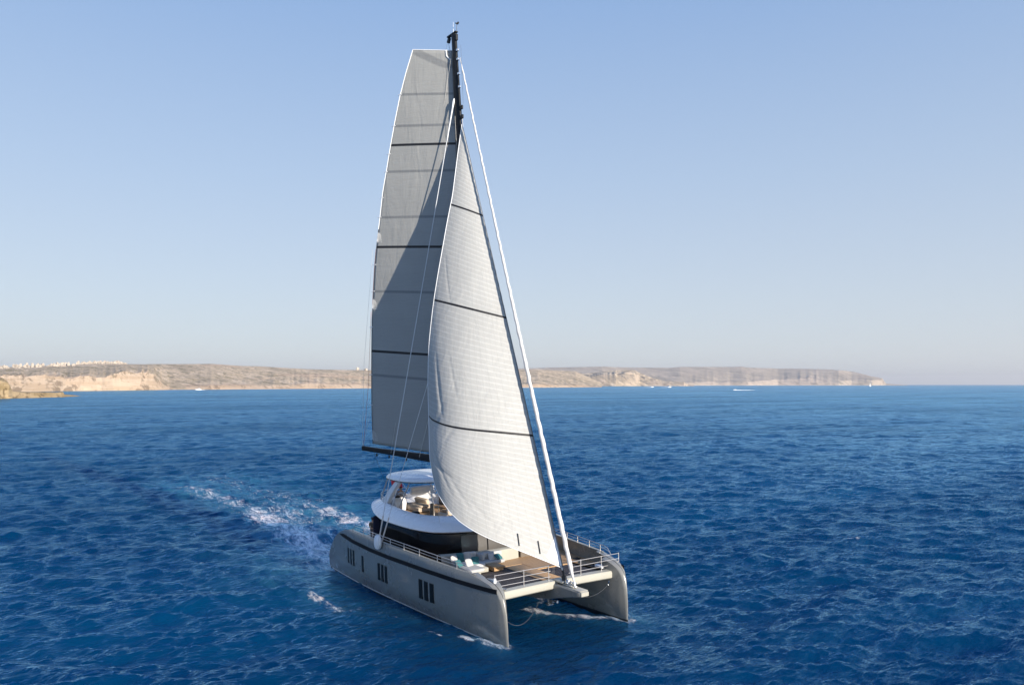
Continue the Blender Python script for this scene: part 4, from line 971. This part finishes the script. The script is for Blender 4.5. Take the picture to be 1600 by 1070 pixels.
# ---- hilltop town
M_HOUSE = worn('pale_limestone_wall', (.52, .45, .37), (.42, .36, .30), .9, .02)
M_WIN = mat('house_window', (.05, .05, .06), .3)
def house_mesh(w, d, h, st, seed):
    r = random.Random(seed); m = MB().box((0, 0, h / 2 - 2), (w, d, h + 4))
    m.box((0, -d / 2 + .2, h + .35), (w, .4, .7)).box((0, d / 2 - .2, h + .35), (w, .4, .7)).box((-w / 2 + .2, 0, h + .35), (.4, d - .82, .7)).box((w / 2 - .2, 0, h + .35), (.4, d - .82, .7))
    m.box((r.uniform(-w * .25, w * .25), 0, h + 1.3), (w * .3, d * .35, 2.6))
    b = m.build('town_house', M_HOUSE, None, sharp=20)
    b.data.materials.append(M_WIN)
    ws = MB()
    for s in range(st):
        for k in range(3):
            for sg in (-1, 1):
                ws.box((-w * .3 + k * w * .3, sg * d / 2, 1.8 + s * 3.2), (1.1, .14, 1.5)); ws.box((sg * w / 2, -d * .3 + k * d * .3, 1.8 + s * 3.2), (.14, 1.1, 1.5))
    wm = ws.build('window', M_WIN, b, sharp=20)
    return b
protos = [house_mesh(12, 10, 7, 2, 1), house_mesh(9, 11, 10, 3, 2), house_mesh(16, 11, 6.5, 2, 3), house_mesh(8, 8, 13, 4, 4)]
used = [False] * 4
TOWN = 'pale houses of the hilltop town'
def place_house(px, back, dz, label, group, scale=1.0):
    k = random.randrange(4); p = protos[k]
    if used[k]:
        o = p.copy(); C.objects.link(o)
        for ch in p.children: c = ch.copy(); C.objects.link(c); c.parent = o
    else: o = p; used[k] = True
    rpx, zr, Dr = ridge; z = float(np.interp(px, rpx, zr)); D = float(np.interp(px, rpx, Dr)) + back
    x, y = cam_pt(px, D); o.location = (x, y, z + dz - 1.5); o.rotation_euler = (0, 0, YAW + random.uniform(-.7, .7)); o.scale = (scale,) * 3
    tag(o, label, 'house', group); return o
for k in range(64):
    px = random.uniform(118, 196); back = random.uniform(-60, 40)
    place_house(px, back, -max(0, -back) * .12 + random.uniform(-.5, 1.5), 'small pale flat-roofed house in the dense town on the hill crest', TOWN)
for k in range(66):
    px = random.uniform(-8, 120); back = random.uniform(-330, 30)
    place_house(px, back, -max(0, -back) * .075 * (1 if px < 90 else .6) + random.uniform(-.5, 1.0), 'small pale flat-roofed house strung along the ridge left of the crest town', 'pale houses along the left ridge')
place_house(559, 10, 1.5, 'lone white house on the skyline just left of the tall sail', None, 1.2)
place_house(572, -60, -1, 'pale house on the slope beside the left edge of the tall sail', None, 1.1)

# ---- distant boats
def far_motor_yacht(label, px, wl, L, rz, trail):
    D = CAM.z * F_PX / (wl - HZ); x, y = cam_pt(px, D)
    r = empty('motor_yacht', (x, y, .1)); r.rotation_euler = (0, 0, rz); tag(r, label, 'motorboat')
    h = MB(); rings = []
    for t, w, z0, z1 in ((0, .85, -.3, 1.3), (.4, 1, -.3, 1.4), (.75, .75, -.2, 1.7), (.93, .3, .1, 2.0), (1, .04, .6, 2.1)):
        X = (t - .5) * L; b_ = w * L * .15; rings.append([(X, -b_ * .8, z0 * L / 10), (X, b_ * .8, z0 * L / 10), (X, b_, z1 * L / 10), (X, -b_, z1 * L / 10)])
    h.loft(rings).build('hull', M_WHITE, r)
    MB().box((-.05 * L, 0, .19 * L), (.5 * L, .22 * L, .12 * L), .02 * L).build('cabin', M_WHITE, r)
    MB().box((-.03 * L, 0, .20 * L), (.52 * L, .225 * L, .035 * L)).build('window', M_GLASS, r)
    MB().box((-.10 * L, 0, .285 * L), (.3 * L, .2 * L, .05 * L), .01 * L).build('flybridge', M_WHITE, r)
    if trail:
        d = Vector((math.cos(rz), math.sin(rz), 0)); s = Vector((-d.y, d.x, 0)); P = []
        rr = random.Random(int(px))
        for i in range(40):
            t = i / 39; c = Vector((x, y, .25)) - d * (L * .45 + t * trail); w = (.16 * L + .10 * L * t) * (1 - .6 * t) * rr.uniform(.55, 1.1)
            P.append([tuple(c - s * w + Vector((0, 0, -.3))), tuple(c - s * w * .5 + Vector((0, 0, rr.uniform(.3, .9) * (1 - t) + .05))), tuple(c + s * w * .5 + Vector((0, 0, rr.uniform(.3, .9) * (1 - t) + .05))), tuple(c + s * w + Vector((0, 0, -.3)))])
        o = MB().grid(P).build('wake', mat('wake_foam', (.78, .80, .80), .8), None); tag(o, 'white foam wake trailing behind ' + label.split(' ', 1)[1], 'wake', None, 'stuff')
RIGHT = YAW - math.pi / 2
far_motor_yacht('small white motorboat with a long wake on open water right of the sails', 1148, 609.6, 9, RIGHT + math.pi, 45)
far_motor_yacht('white motor yacht close under the rocky promontory, left of the pair', 1019, 605.0, 15, RIGHT + .1, 40)
far_motor_yacht('white motor yacht off the promontory, right of the pair', 1046, 605.2, 17, RIGHT + .1, 36)
far_motor_yacht('white boat lying close to the low cliffs on the left coast', 311, 609.4, 15, RIGHT + math.pi + .2, 10)
D = CAM.z * F_PX / 3.2; x, y = cam_pt(1359, D)
sb_ = empty('sailing_boat', (x, y, 0)); sb_.rotation_euler = (0, 0, RIGHT + .5); tag(sb_, 'tiny distant sailing boat with white sails in front of the cape', 'sailboat')
h = MB(); h.loft([[(X, -w, .0), (X, w, .0), (X, w * 1.1, 1.6), (X, -w * 1.1, 1.6)] for X, w in ((-8, 1.4), (-2, 2.2), (4, 1.6), (8.5, .1))]).build('hull', M_WHITE, sb_)
MB().tube([(.5, 0, 1.5), (.2, 0, 25)], .14, 6).build('mast', M_RAIL, sb_)
s1 = MB().grid([[(.3 - 7.5 * u * (1 - t) ** .8, 1.6 * u * (1 - t) + .5 * math.sin(math.pi * u) * (1 - t), 2.6 + t * 22) for u in np.linspace(0, 1, 6)] for t in np.linspace(0, 1, 10)]).build('mainsail', M_WHITECLOTH, sb_, sharp=180); s1.modifiers.new('t', 'SOLIDIFY').thickness = .03
s2 = MB().grid([[(lerp(8, .5, t) - 8 * u * (1 - t), 1.8 * u * (1 - t) + .5 * math.sin(math.pi * u) * (1 - t), 1.8 + t * 19) for u in np.linspace(0, 1, 6)] for t in np.linspace(0, 1, 10)]).build('jib', M_WHITECLOTH, sb_, sharp=180); s2.modifiers.new('t', 'SOLIDIFY').thickness = .03

# ------------------------------------------------------------------ haze
HAZE = 3.6e-5
hz = MB().box((CAM.x, CAM.y, 190), (72000, 72000, 390)).build('haze', None, None); hz['kind'] = 'stuff'
hm = bpy.data.materials.new('sea_haze'); hm.use_nodes = True; t_ = hm.node_tree; t_.nodes.remove(t_.nodes['Principled BSDF'])
pv = t_.nodes.new('ShaderNodeVolumePrincipled'); pv.inputs['Color'].default_value = (.95, .94, .96, 1); pv.inputs['Density'].default_value = HAZE; pv.inputs['Anisotropy'].default_value = .3
t_.links.new(pv.outputs[0], t_.nodes['Material Output'].inputs['Volume'])
hz.data.materials.append(hm)
